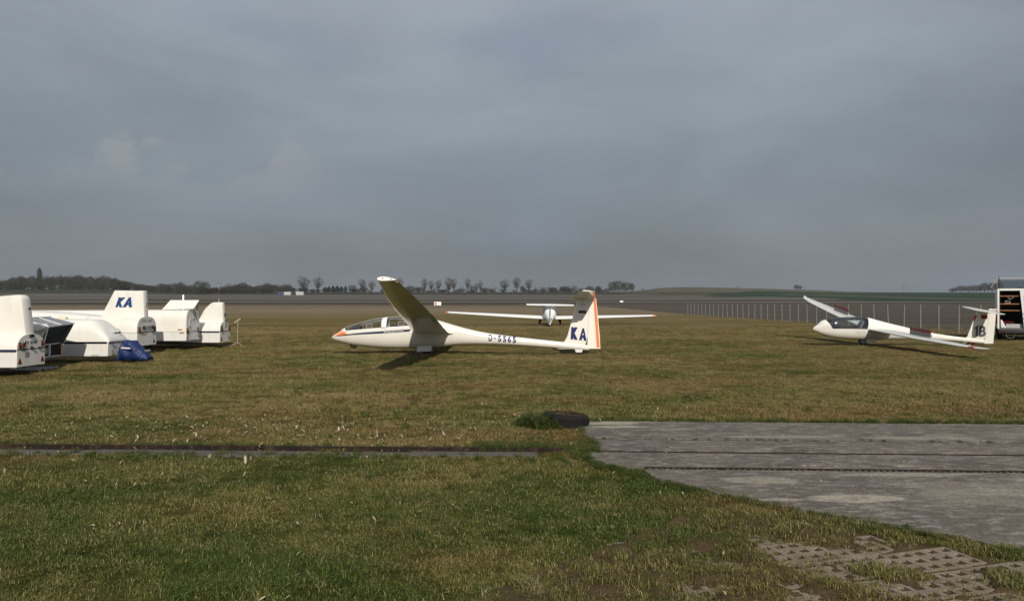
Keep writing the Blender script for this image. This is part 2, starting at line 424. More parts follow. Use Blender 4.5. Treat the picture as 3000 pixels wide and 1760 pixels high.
def ground_mat():
    m, nt, N, L, B = nmat('field_ground')
    g = N.new('ShaderNodeGroup'); g.node_tree = TURF
    geo = N.new('ShaderNodeNewGeometry'); sp = N.new('ShaderNodeSeparateXYZ'); L.new(geo.outputs['Position'], sp.inputs[0])
    a = N.new('ShaderNodeAttribute'); a.attribute_name = 'field'
    def nz(sc, st, det=6, rough=0.6):
        q = N.new('ShaderNodeMapping'); q.inputs['Scale'].default_value = st; L.new(geo.outputs['Position'], q.inputs[0])
        n = N.new('ShaderNodeTexNoise'); n.inputs['Scale'].default_value = sc; n.inputs['Detail'].default_value = det; n.inputs['Roughness'].default_value = rough
        L.new(q.outputs[0], n.inputs[0]); return n.outputs[0]
    def rng(s, a0, b0, c0, d0):
        r = N.new('ShaderNodeMapRange'); r.inputs[1].default_value = a0; r.inputs[2].default_value = b0; r.inputs[3].default_value = c0; r.inputs[4].default_value = d0
        L.new(s, r.inputs[0]); return r.outputs[0]
    def mul(c, f):
        q = N.new('ShaderNodeMix'); q.data_type = 'RGBA'; q.blend_type = 'MULTIPLY'; q.inputs[0].default_value = 1
        L.new(c, q.inputs[6]); L.new(f, q.inputs[7]); return q.outputs[2]
    near = mul(g.outputs[0], rng(nz(9.0, (1, 1, 1), 8, 0.75), 0.3, 0.7, 0.42, 1.35))
    near = mul(near, rng(nz(1.7, (0.5, 1.6, 1), 6, 0.7), 0.32, 0.68, 0.62, 1.30))
    farc = mul(a.outputs['Color'], rng(nz(0.09, (0.35, 2.2, 1), 7, 0.65), 0.3, 0.7, 0.72, 1.25))
    mx = N.new('ShaderNodeMix'); mx.data_type = 'RGBA'
    wob = N.new('ShaderNodeMath'); wob.operation = 'MULTIPLY_ADD'; wob.inputs[1].default_value = 40; L.new(nz(0.03, (1, 1, 1), 3), wob.inputs[0]); L.new(sp.outputs[1], wob.inputs[2])
    fm = N.new('ShaderNodeMath'); fm.operation = 'MAXIMUM'; L.new(rng(wob.outputs[0], 95, 150, 0, 1), fm.inputs[0]); L.new(a.outputs['Alpha'], fm.inputs[1])
    L.new(fm.outputs[0], mx.inputs[0]); L.new(near, mx.inputs[6]); L.new(farc, mx.inputs[7])
    L.new(mx.outputs[2], B.inputs['Base Color'])
    B.inputs['Roughness'].default_value = 0.95; B.inputs['Specular IOR Level'].default_value = 0.08
    b = N.new('ShaderNodeBump'); b.inputs['Strength'].default_value = 0.9; b.inputs['Distance'].default_value = 0.05
    L.new(nz(7.0, (1, 1, 1), 9, 0.8), b.inputs['Height']); L.new(b.outputs[0], B.inputs['Normal'])
    return m
M['ground'] = ground_mat()
# ------------------------------------------------------------------ terrain
def sstep(a, b, x):
    t = np.clip((np.asarray(x, float) - a) / (b - a), 0, 1); return t * t * (3 - 2 * t)

SKY_X = [-1600, 300, 1500, 1800, 1880, 1950, 2010, 2100, 2260, 2400, 2500, 2620, 2800, 3000, 4600]
SKY_Y = [846, 848, 856, 855, 849, 843.5, 841.5, 843, 847, 851, 855, 857, 857.5, 857, 857]
def terrain_z(X, D):
    X = np.asarray(X, float); D = np.asarray(D, float)
    px = 1500 + FPX * X / np.maximum(D, 1.0)
    def up(y, d): return CAM_H + (886 - y) / FPX * d
    zc = herm([0, 100, 150, 250, 400, 600, 700, 722, 765, 900, 1000, 1300, 1850], [0, 0, .218, .968, 2.74, 6.42, 8.65, 9.2, 11.5, 14.1, 14.0, 10, 4], D)
    zr = herm([0, 100, 150, 250, 400, 600, 750], [0, 0, .218, .968, 2.74, 7.1, 11.5], np.minimum(D, 750))
    ysk = herm(SKY_X, SKY_Y, px)
    zs = up(ysk, 900)
    zr = np.where(D > 600, np.where(D < 900, 7.1 + (zs - 7.1) * sstep(600, 900, D) ** 0.85, zs - (zs - 4) * sstep(960, 1850, D)), zr)
    zl = herm([0, 100, 150, 250, 400, 600, 690, 715, 750, 900, 1000, 1300, 1850], [0, 0, .218, .968, 2.74, 6.6, 9.3, 10.0, 14.2, 17.6, 17.6, 12, 4], D)
    wr = sstep(1780, 1950, px); wlft = 1 - sstep(250, 620, px)
    z = zc * (1 - wr) + zr * wr
    return z * (1 - wlft) + zl * wlft

# concrete apron outline (X, D): west edge and the long curved front edge
PAVE_W = [(0.86, 10.36), (0.87, 9.88), (0.94, 9.14), (0.968, 8.42), (0.83, 8.3), (0.81, 7.92), (0.94, 7.59), (1.22, 7.36), (1.28, 7.06),
          (1.72, 6.55), (2.205, 6.02), (2.845, 5.48), (3.235, 5.07), (3.5, 4.82), (4.3, 4.2), (5.6, 3.4), (8.0, 2.3), (11.0, 1.4), (14.0, 0.8)]
PAVE = PAVE_W + [(14.0, 9.9), (7.0, 10.16), (3.0, 10.27)]
def in_poly(poly, X, D):
    X = np.asarray(X, float); D = np.asarray(D, float); c = np.zeros(X.shape, bool); n = len(poly)
    for i in range(n):
        x1, y1 = poly[i]; x2, y2 = poly[(i + 1) % n]
        if y1 == y2: continue
        hit = ((y1 > D) != (y2 > D)) & (X < (x2 - x1) * (D - y1) / (y2 - y1) + x1)
        c ^= hit
    return c
PAVER_ZONE = [(-0.6, 3.3), (-0.1, 4.3), (0.75, 5.1), (1.35, 5.75), (1.95, 5.98), (2.6, 5.42), (3.05, 5.0), (3.45, 4.6), (3.9, 4.2), (4.3, 3.3)]

def near_relief(X, D):
    X = np.asarray(X, float); D = np.asarray(D, float)
    r = 0.016 * np.sin(X * 0.9 + 1.3 * np.sin(D * 0.31)) * np.sin(D * 0.7 + 0.5) + 0.010 * np.sin(X * 2.3 + D * 1.1) * np.sin(D * 1.9 - X * 0.6)
    r = r * (1 - sstep(30, 60, D))
    r = np.where(in_poly(PAVE, X, D), -0.07, r)
    r = np.where(in_poly(PAVER_ZONE, X, D), -0.06, r)
    return r

rows = list(np.arange(-45, 0, 3.0)) + list(np.arange(0, 3.5, 0.5)) + list(np.arange(3.5, 13, 0.12)) + list(np.arange(13, 60, 0.6))
d = 60.0
while d < 1850: rows.append(d); d *= 1.0125
rows.append(1850.0)
rows = np.array(rows)
ts = np.concatenate([np.linspace(-1.12, -0.26, 60, endpoint=False), np.linspace(-0.26, 0.26, 160, endpoint=False), np.linspace(0.26, 1.12, 61)])
DD, TT = np.meshgrid(rows, ts, indexing='ij')
XX = TT * (np.maximum(DD, 0) + 25.0)
ZZ = terrain_z(XX, np.maximum(DD, 0)) + near_relief(XX, DD)
nr, nc = DD.shape
V = np.stack([XX, DD, ZZ], -1).reshape(-1, 3)
ii = (np.arange(nr - 1)[:, None] * nc + np.arange(nc - 1)[None, :]).reshape(-1)
F = np.stack([ii, ii + 1, ii + nc + 1, ii + nc], -1)
me = bpy.data.meshes.new('ground')
me.vertices.add(len(V)); me.vertices.foreach_set('co', V.reshape(-1))
me.loops.add(len(F) * 4); me.loops.foreach_set('vertex_index', F.reshape(-1))
me.polygons.add(len(F)); me.polygons.foreach_set('loop_start', np.arange(len(F)) * 4)
me.update()
# what grows on the far fields: strips of stubble, plough and winter crop
def noise2(x, y, s):
    return np.array([mnoise.noise(Vector((float(a) * s, float(b) * s, 0.3))) for a, b in zip(x.ravel(), y.ravel())]).reshape(x.shape)
STUB = np.array((0.165, 0.130, 0.084)); PLOU = np.array((0.047, 0.040, 0.029)); PALE = np.array((0.140, 0.126, 0.103))
CROP = np.array((0.017, 0.036, 0.020)); BANK = np.array((0.034, 0.036, 0.024)); BROWN = np.array((0.098, 0.086, 0.076)); HILL = np.array((0.082, 0.076, 0.054))
bands = [(90, STUB), (160, STUB), (205, STUB * .82), (232, STUB * .72), (242, STUB * .62), (250, PLOU), (322, PLOU), (336, PALE), (358, PALE), (372, PLOU), (425, PLOU * 1.05), (440, BROWN), (500, BROWN * .95), (590, BROWN * .8), (660, BROWN), (690, PALE * .75), (708, PALE * .7),
         (716, BANK), (775, BANK), (800, HILL * .7), (1900, HILL * .7)]
far = rows > 60
fc = np.tile(STUB, (nr, nc, 1)).astype(float)
sub = np.where(far)[0]
Xf, Df = XX[sub], DD[sub]
px = 1500 + FPX * Xf / Df
wob = noise2(Xf, Df * 0.6, 0.012) * 0.06 + noise2(Xf, Df, 0.004) * 0.05
De = Df * (1 + wob * sstep(90, 200, Df) * (1 - sstep(560, 680, Df)))
bd = np.array([b[0] for b in bands]); bc = np.array([b[1] for b in bands])
c = np.stack([np.interp(De, bd, bc[:, k]) for k in range(3)], -1)
def lay(c, w, col): return c * (1 - w[..., None]) + col * w[..., None]
wr = sstep(1790, 1930, px)
c = lay(c, wr * sstep(560, 640, Df), HILL)
ymap = 886 - (terrain_z(Xf, Df) - CAM_H) / Df * FPX
# winter crop on the hill flank, split by a track
up_edge = np.interp(px, [2050, 2120, 2250, 2480, 2520, 2600, 3000, 4500], [866, 857, 852.5, 858, 857.5, 856.5, 856, 856])
lo_edge = np.interp(px, [2050, 2120, 2250, 2400, 2600, 2800, 3000, 4500], [868, 870.5, 868, 873, 886, 893, 896, 897])
trk = np.interp(px, [2250, 2400, 2550, 2700, 3000, 4500], [862, 864, 868, 873, 878.5, 884])
nz_ = noise2(Xf, Df, 0.02) * 1.6
w = sstep(-0.6, 0.6, ymap - up_edge + nz_) * sstep(-0.8, 0.8, lo_edge - ymap + nz_) * sstep(2040, 2110, px)
w = w * (1 - np.exp(-((ymap - trk) / 1.6) ** 2) * sstep(2250, 2350, px) * 0.9)
c = lay(c, w * sstep(300, 420, Df), CROP)
w2 = sstep(1800, 1960, px) * (1 - sstep(2060, 2190, px)) * np.exp(-((ymap - 860) / 4.5) ** 2)
c = lay(c, w2 * 0.8 * sstep(400, 500, Df), BANK)
fc[sub] = c
att = me.color_attributes.new('field', 'FLOAT_COLOR', 'POINT')
# fallow strips behind the fence line
behind = sstep(24.25, 24.9, XX) * sstep(28, 34, DD) * (1 - sstep(230, 300, DD))
stripe = .5 + .5 * np.sin(DD * .55 + 2.5 * np.sin(XX * .05) + XX * .02) * np.sin(DD * .13 + 1)
fal = np.array((.058, .048, .038)) + stripe[..., None] * np.array((.040, .034, .027))
fc = fc * (1 - behind[..., None]) + fal * behind[..., None]
rgba = np.concatenate([fc.reshape(-1, 3), np.where(DD < 300, behind, 0).reshape(-1, 1)], 1)
att.data.foreach_set('color', rgba.reshape(-1))
ground = mobj('ground', me, M['ground'], None, 180)
tag(ground, kind='structure')

# ------------------------------------------------------------------ concrete apron with its sunken rails
def apron_mat():
    m, nt, N, L, B = nmat('old_apron_concrete')
    geo = N.new('ShaderNodeNewGeometry')
    def nz(sc, st=(1, 1, 1), det=6, rough=0.6, loc=(0, 0, 0), dist=0.0):
        q = N.new('ShaderNodeMapping'); q.inputs['Scale'].default_value = st; q.inputs['Location'].default_value = loc; L.new(geo.outputs['Position'], q.inputs[0])
        n = N.new('ShaderNodeTexNoise'); n.inputs['Scale'].default_value = sc; n.inputs['Detail'].default_value = det; n.inputs['Roughness'].default_value = rough; n.inputs['Distortion'].default_value = dist
        L.new(q.outputs[0], n.inputs[0]); return n.outputs[0]
    def rng(s, a, b, c=0.0, d_=1.0):
        r = N.new('ShaderNodeMapRange'); r.inputs[1].default_value = a; r.inputs[2].default_value = b; r.inputs[3].default_value = c; r.inputs[4].default_value = d_; L.new(s, r.inputs[0]); return r.outputs[0]
    def mix(f, a, b, bt='MIX'):
        q = N.new('ShaderNodeMix'); q.data_type = 'RGBA'; q.blend_type = bt
        if isinstance(f, float): q.inputs[0].default_value = f
        else: L.new(f, q.inputs[0])
        for k, s in ((6, a), (7, b)):
            if isinstance(s, tuple): q.inputs[k].default_value = s + (1,)
            else: L.new(s, q.inputs[k])
        return q.outputs[2]
    c = mix(rng(nz(1.1, (1, 1.6, 1), 7, 0.65), 0.32, 0.68), (0.083, 0.070, 0.060), (0.142, 0.123, 0.104))
    worn = rng(nz(0.9, (0.75, 1.7, 1), 4, 0.45, (2.2, 5.1, 0), 0.6), 0.585, 0.625)
    c = mix(rng(worn, 0, 1, 0, 0.28), c, (0.31, 0.275, 0.220))
    # particular bald patches where the skim coat has worn through
    sp = N.new('ShaderNodeSeparateXYZ'); L.new(geo.outputs['Position'], sp.inputs[0])
    wobn = nz(3.2, (1, 1, 1), 5, 0.6)
    for cx, cy, rx, ry, amt in ((1.32, 10.13, .40, .12, .85), (1.62, 10.26, .45, .06, .7), (1.38, 9.86, .36, .09, .9), (2.3, 6.9, .36, .15, .6), (2.84, 6.26, .42, .13, .95), (2.25, 6.22, .2, .04, .7), (3.75, 7.12, .62, .07, .6), (3.3, 9.12, .75, .10, .45), (4.9, 9.05, .7, .10, .4), (4.3, 6.3, .9, .3, .3), (2.1, 9.66, .3, .05, .5)):
        a1 = N.new('ShaderNodeMath'); a1.operation = 'MULTIPLY_ADD'; a1.inputs[1].default_value = 1 / rx; a1.inputs[2].default_value = -cx / rx; L.new(sp.outputs[0], a1.inputs[0])
        a2 = N.new('ShaderNodeMath'); a2.operation = 'MULTIPLY_ADD'; a2.inputs[1].default_value = 1 / ry; a2.inputs[2].default_value = -cy / ry; L.new(sp.outputs[1], a2.inputs[0])
        p2 = N.new('ShaderNodeMath'); p2.operation = 'MULTIPLY'; L.new(a1.outputs[0], p2.inputs[0]); L.new(a1.outputs[0], p2.inputs[1])
        p3 = N.new('ShaderNodeMath'); p3.operation = 'MULTIPLY_ADD'; L.new(a2.outputs[0], p3.inputs[0]); L.new(a2.outputs[0], p3.inputs[1]); L.new(p2.outputs[0], p3.inputs[2])
        p4 = N.new('ShaderNodeMath'); p4.operation = 'MULTIPLY_ADD'; p4.inputs[1].default_value = 1.6; L.new(wobn, p4.inputs[0]); L.new(p3.outputs[0], p4.inputs[2])
        c = mix(rng(p4.outputs[0], 1.95, 1.55, 0.0, amt), c, (0.30, 0.27, 0.215))
    flake = rng(nz(9.0, (0.6, 1.5, 1), 8, 0.75, (5, 0, 0)), 0.50, 0.60, 0, 0.6)
    c = mix(flake, c, (0.27, 0.255, 0.225))
    dk = rng(nz(2.4, (1, 1, 1), 6, 0.6, (0, 9, 0)), 0.54, 0.74, 0, 0.6)
    c = mix(dk, c, (0.062, 0.056, 0.054))
    c = mix(1.0, c, rng(nz(38, (1, 1, 1), 6, 0.8), 0.32, 0.68, 0.5, 1.5), 'MULTIPLY')
    L.new(c, B.inputs['Base Color']); B.inputs['Roughness'].default_value = 0.9; B.inputs['Specular IOR Level'].default_value = 0.2
    b = N.new('ShaderNodeBump'); b.inputs['Strength'].default_value = 0.55; b.inputs['Distance'].default_value = 0.012
    L.new(nz(42, (1, 1, 1), 8, 0.75), b.inputs['Height']); L.new(b.outputs[0], B.inputs['Normal'])
    return m
M['apron'] = apron_mat()
M['rust'] = mat('rusty_rail_steel', (0.022, 0.014, 0.010), 0.75, metal=0.1, var=0.5, scale=6, bump=0.4, bscale=50, spec=0.2, dirt=(0.11, 0.062, 0.038), dirt_amt=0.6, dirt_scale=9)
M['soil'] = mat('dry_soil', (0.088, 0.062, 0.034), 0.95, var=0.5, scale=9, bump=0.9, bscale=70, spec=0.05, dirt=(0.062, 0.060, 0.018), dirt_amt=0.9, dirt_scale=5)
M['paver'] = mat('concrete_grass_paver', (0.235, 0.195, 0.150), 0.92, var=0.45, scale=7, bump=0.6, bscale=60, spec=0.1, dirt=(0.095, 0.07, 0.036), dirt_amt=0.95, dirt_scale=3.2)
M['strip'] = mat('old_concrete_kerb', (0.080, 0.069, 0.060), 0.9, var=0.3, scale=5, bump=0.5, bscale=50, dirt=(0.07, 0.06, 0.035), dirt_amt=0.6, dirt_scale=4)

SL = -0.05
def line_d(a, x): return a + SL * (x - 0.9)
def west_x(dv):
    p = sorted([(q[1], q[0]) for q in PAVE_W]); return float(np.interp(dv, [q[0] for q in p], [q[1] for q in p]))
rnd = random.Random(4)
apron = empty('apron', (0, 0, 0)); tag(apron, kind='structure')
def slab(lo, hi, top=0.020):
    """one cast strip of the apron between two joint lines"""
    dl = line_d(lo, 1.0); dh = line_d(hi, 1.0)
    west = [(west_x(q) + rnd.uniform(-.05, .05), q) for q in np.linspace(dl, dh, max(4, int((dh - dl) / 0.08)))]
    pts = [(14.0, line_d(lo, 14.0))] + west + [(14.0, line_d(hi, 14.0))]
    # long edges need a few points so that the far ones stay straight
    m = MB(); m.prism(pts[::-1], top - 0.12, top, 'z'); return m.build('slab', M['apron'], apron)
g = 0.026
M['joint'] = mat('joint_dirt', (0.030, 0.025, 0.018), .95, var=.5, scale=8, bump=.6, bscale=40, spec=.05)
for a_, w_, x0 in ((9.0, .024, .95), (8.28, .036, .85), (7.632, .009, .95)):
    m = MB(); m.loft([[(x, line_d(a_, x) - w_, -.08), (x, line_d(a_, x) - w_, .0125), (x, line_d(a_, x) + w_, .0125), (x, line_d(a_, x) + w_, -.08)] for x in np.linspace(x0, 13.9, 24)]); m.build('joint_filler', M['joint'], apron)
slab(9.00 + g, 10.34, 0.022)
slab(8.32 + g, 9.00 - g, 0.018)
slab(7.63 + g, 8.24 - g, 0.020)
slab(7.50, 7.63 - .008, 0.017)
front = [(14.0, line_d(7.38, 14.0)), (1.28, line_d(7.38, 1.28))]
fr = [q for q in PAVE_W if q[1] < 7.3]
dense = []
for a, b in zip(fr[:-1], fr[1:]):
    for k in range(6): dense.append((a[0] + (b[0]-a[0])*k/6 + rnd.uniform(-.05, .05), a[1] + (b[1]-a[1])*k/6 + rnd.uniform(-.04, .04)))
m = MB(); m.prism(front + dense + [fr[-1]], -0.10, 0.021, 'z'); m.build('slab', M['apron'], apron)

# steel rail set in the apron and running on through the grass
def rail_d(x): return 8.285 + (SL if x > 0.4 else -0.035) * (x - 0.4)
rail = empty('door_rail', (0, 0, 0))
tag(rail, 'rusty steel rail running through the grass into the concrete apron', 'rail')
m = MB()
xs = np.linspace(-13, 0.55, 30)
def railbar(m, xs, off, w, z0, z1):
    m.loft([[(x, rail_d(x) + off - w, z0), (x, rail_d(x) + off - w, z1), (x, rail_d(x) + off + w, z1), (x, rail_d(x) + off + w, z0)] for x in xs])
railbar(m, xs, 0.03, 0.016, -0.06, 0.046); m.build('rail_head', M['rust'], rail, bevel=0.004)
m = MB(); railbar(m, np.linspace(-13, 0.35, 20), -0.03, 0.030, -0.06, 0.010); m.build('rail_foot', M['rust'], rail)
m = MB(); railbar(m, np.linspace(0.86, 13.9, 20), 0.012, 0.009, -0.06, 0.0195); m.build('rail_head', M['rust'], rail)
kerb = empty('kerb_strip', (0, 0, 0)); tag(kerb, kind='structure')
x = -13.0
while x < 0.2:
    ln = rnd.uniform(0.95, 1.6); x2 = min(x + ln, 0.28)
    if not (-6.0 < x < -5.0):
        a = rail_d(x) - 0.09; b = rail_d(x2) - 0.09; w_ = rnd.uniform(.17, .27); zt = rnd.uniform(0.010, 0.024)
        m = MB(); m.hexa([(x+.006, a - w_, -.1), (x2-.006, b - w_, -.1), (x2-.006, b, -.1), (x+.006, a, -.1), (x+.006, a - w_, zt), (x2-.006, b - w_, zt), (x2-.006, b, zt), (x+.006, a, zt)])
        m.build('kerb_stone', M['strip'], kerb, bevel=0.008)
    x = x2
# toothed channel in front of the rails
chan = empty('drain_channel', (0, 0, 0)); tag(chan, 'narrow rusty channel with slanted steel bars set across the apron', 'drain')
m = MB()
for off, w_ in ((-0.052, 0.007), (0.052, 0.007)):
    m.loft([[(x, line_d(7.44, x) + off - w_, -0.05), (x, line_d(7.44, x) + off - w_, 0.0195), (x, line_d(7.44, x) + off + w_, 0.0195), (x, line_d(7.44, x) + off + w_, -0.05)] for x in np.linspace(1.32, 13.5, 12)])
m.build('edge_rail', M['rust'], chan)
barm = MB(); barm.hexa([(-.034, -.046, -.02), (-.004, -.046, -.02), (.030, .046, -.02), (.0, .046, -.02), (-.034, -.046, .012), (-.004, -.046, .012), (.030, .046, .012), (.0, .046, .012)])
b0 = barm.build('bar', M['strip'], chan)
x = 1.36; first = True
while x < 8.6:
    o = b0 if first else b0.copy()
    if not first: COL.objects.link(o); o.parent = chan
    o.location = (x, line_d(7.44, x), rnd.uniform(-.006, .002)); first = False
    x += 0.058 if rnd.random() > 0.06 else 0.116

# ------------------------------------------------------------------ grass pavers sunk in soil
def soil_h(x, d_):
    n = mnoise.fractal(Vector((x * 3.0, d_ * 3.0, 3.3)), 0.8, 2.0, 5)
    n2 = mnoise.noise(Vector((x * 9, d_ * 9, 1.1)))
    bias = 0.030 - 0.020 * max(0.0, min(1.0, (x - 0.8) / 1.3)) - 0.010 * max(0.0, min(1, (x - 1.9) / 0.8)) + 0.016 * max(0, min(1, (d_ - 5.0) / 0.6))
    return bias - 0.0150 + 0.040 * n + 0.008 * n2 
nx, nd = 150, 80
gx = np.linspace(-0.7, 4.4, nx); gd = np.linspace(3.2, 6.05, nd)
sv = []; sf = []; keep = {}
for j in range(nd):
    for i in range(nx):
        sv.append((gx[i], gd[j], max(-0.016, soil_h(gx[i], gd[j]))))
inz = in_poly(PAVER_ZONE, *np.meshgrid(gx, gd)) & ~in_poly(PAVE, *np.meshgrid(gx + 0.0, gd))
for j in range(nd - 1):
    for i in range(nx - 1):
        if inz[j, i] or inz[j+1, i+1] or inz[j, i+1] or inz[j+1, i]:
            a = j * nx + i; sf.append((a, a + 1, a + nx + 1, a + nx))
me = bpy.data.meshes.new('bare_soil'); me.from_pydata(sv, [], sf); me.update()
soil = mobj('bare_soil', me, M['soil'], None, 180); tag(soil, kind='structure')

paving = empty('grass_paving', (0, 0, 0)); tag(paving, kind='structure')
def paver_mesh():
    c = 0.108; ni, nj = 5, 3; h = 0.07; ins = 0.021
    v = []; f = []
    def q(*p):
        b = len(v); v.extend(p); f.append(tuple(range(b, b + len(p))))
    x0, y0 = -ni * c / 2, -nj * c / 2
    for i in range(ni):
        for j in range(nj):
            a, b = x0 + i * c, y0 + j * c; A, B_ = a + c, b + c
            if False:
                q((a, b, 0), (A, b, 0), (A, B_, 0), (a, B_, 0))
            else:
                o = [(a, b), (A, b), (A, B_), (a, B_)]; n = [(a+ins, b+ins), (A-ins, b+ins), (A-ins, B_-ins), (a+ins, B_-ins)]
                for k in range(4):
                    k2 = (k + 1) % 4
                    q(o[k] + (0,), o[k2] + (0,), n[k2] + (0,), n[k] + (0,))
                    q(n[k] + (0,), n[k2] + (0,), n[k2] + (-h,), n[k] + (-h,))
    X, Y = -x0, -y0
    for a, b in (((x0, y0), (X, y0)), ((X, y0), (X, Y)), ((X, Y), (x0, Y)), ((x0, Y), (x0, y0))):
        q(a + (-h,), b + (-h,), b + (0,), a + (0,))
    me = bpy.data.meshes.new('paver'); me.from_pydata(v, [], f); me.update(); me.materials.append(M['paver']); return me
pm = paver_mesh()
ca, sa = math.cos(R(17)), math.sin(R(17))
n_p = 0
for i in range(-12, 13):
    for j in range(-12, 13):
        u = i * 0.541 + (0.27 if j % 2 else 0); w_ = j * 0.365
        x = 2.2 + ca * u - sa * w_; d_ = 4.7 + sa * u + ca * w_
        if not in_poly(PAVER_ZONE, np.array([x]), np.array([d_]))[0]: continue
        if any(in_poly(PAVE, np.array([x + dx]), np.array([d_ + dd]))[0] for dx in (-.25, .25) for dd in (-.22, .22)): continue
        o = mobj('paver', pm, None, paving); n_p += 1
        o.location = (x, d_, rnd.uniform(-0.006, 0.004)); o.rotation_euler = (rnd.uniform(-.012, .012), rnd.uniform(-.012, .012), R(17) + rnd.uniform(-.02, .02))
# ------------------------------------------------------------------ aircraft builders
def airfoil(a, b, n=9, camber=0.025):
    """unit-chord outline between chord fractions a..b (thickness factor 1), upper TE->LE then lower LE->TE"""
    t = (1 - np.cos(np.linspace(0, np.pi, n))) / 2
    xs = a + (b - a) * t
    th = 5 * (0.2969 * np.sqrt(xs) - 0.1260 * xs - 0.3516 * xs**2 + 0.2843 * xs**3 - 0.1036 * xs**4)
    cam = camber * 4 * xs * (1 - xs)
    return xs, th, cam

def wing_part(name, secs, mat_, parent, a=0.0, b=1.0, camber=0.025, n=10, vertical=False, closed0=True, closed1=True, smooth=40):
    """secs: (span position, x leading edge, chord, height, thickness ratio, twist deg, [side shift])"""
    xs, th, cam = airfoil(a, b, n, camber)
    rings = []
    for s in secs:
        y, xle, ch, z, tr, tw = s[:6]
        ct, st = math.cos(R(tw)), math.sin(R(tw))
        up = [(x, c + t * tr) for x, t, c in zip(xs, th, cam)]; dn = [(x, c - t * tr) for x, t, c in zip(xs, th, cam)]
        ring2 = up[::-1] + (dn[1:] if a <= 1e-6 else dn)
        ring = []
        for u, w in ring2:
            u, w = u * ch, w * ch
            X = xle + u * ct + w * st; W = -u * st + w * ct
            ring.append((X, W + (s[6] if len(s) > 6 else 0), y) if vertical else (X, y, z + W))
        rings.append(ring)
    m = MB(); m.loft(rings, True, closed0, closed1)
    return m.build(name, mat_, parent, smooth)

def interp_secs(secs, ys):
    """sections re-sampled at the given span positions (linear)"""
    sy = [s[0] for s in secs]; k = 1 if sy[-1] > sy[0] else -1
    out = []
    for y in ys:
        out.append(tuple([y] + [float(np.interp(k * y, [k * q for q in sy], [s[i] for s in secs])) for i in range(1, 6)]))
    return out

class Hull:
    """lofted fuselage: x along, widest at zc; section |y/w|^p + |t|^p = 1"""
    def __init__(s, xs, top, bot, mid, wid, p=2.25):
        s.c = [np.asarray(q, float) for q in (xs, top, bot, mid, wid)]; s.p = p
    def at(s, x):
        return [float(herm(s.c[0], s.c[i], [x])[0]) for i in (1, 2, 3, 4)]
    skew = staticmethod(lambda x: 0.0)
    def side(s, x, z, off=0.004, sgn=-1):
        t, b, m, w = s.at(x)
        q = (z - m) / ((t - m) if z >= m else (m - b)); q = max(-0.999, min(0.999, q))
        y = w * (1 - abs(q) ** s.p) ** (1 / s.p)
        # outward push along the section normal
        ny = (y / w) ** (s.p - 1) / w; nzv = math.copysign(abs(q) ** (s.p - 1), q) / ((t - m) if z >= m else (m - b))
        l = math.hypot(ny, nzv) or 1
        return (x + (s.skew(x) * q if z > m else 0.0), sgn * (y + off * ny / l), z + off * nzv / l)
    def ring(s, x, a0, a1, n, skew=0.0, grow=0.0):
        t, b, m, w = s.at(x); r = []
        for k in range(n + 1):
            a = a0 + (a1 - a0) * k / n; c_, s_ = math.cos(a), math.sin(a)
            y = math.copysign(abs(c_) ** (2 / s.p), c_) * (w + grow); q = math.copysign(abs(s_) ** (2 / s.p), s_)
            z = m + q * ((t - m + grow) if q >= 0 else (m - b + grow))
            r.append((x + skew * max(0, q), y, z))
        return r
    def shell(s, name, xs, a0, a1, n, mat_, parent, skew=None, grow=0.0, cap0=False, cap1=False, smooth=60):
        rings = [s.ring(x, a0, a1, n, skew(x) if skew else 0.0, grow) for x in xs]
        m = MB(); m.loft(rings, False, False, False)
        if cap0: m.f.append(tuple(range(n + 1)))
        if cap1: m.f.append(tuple((len(xs) - 1) * (n + 1) + k for k in range(n + 1)))
        me = bpy.data.meshes.new(name); me.from_pydata(m.v, [], m.f)
        bm = bmesh.new(); bm.from_mesh(me); bmesh.ops.recalc_face_normals(bm, faces=bm.faces); bm.to_mesh(me); bm.free(); me.update()
        return mobj(name, me, mat_, parent, smooth)
    def patch(s, name, xs, zlo, zhi, mat_, parent, nz=3, off=0.004, sgn=-1):
        """paint strip between two height curves on the near side"""
        v = []; f = []
        for x, a, b in zip(xs, zlo, zhi):
            for k in range(nz + 1): v.append(s.side(x, a + (b - a) * k / nz, off, sgn))
        for i in range(len(xs) - 1):
            for k in range(nz):
                q = i * (nz + 1) + k; f.append((q, q + nz + 1, q + nz + 2, q + 1))
        me = bpy.data.meshes.new(name); me.from_pydata(v, [], f); me.update()
        return mobj(name, me, mat_, parent, 180)

PI = math.pi
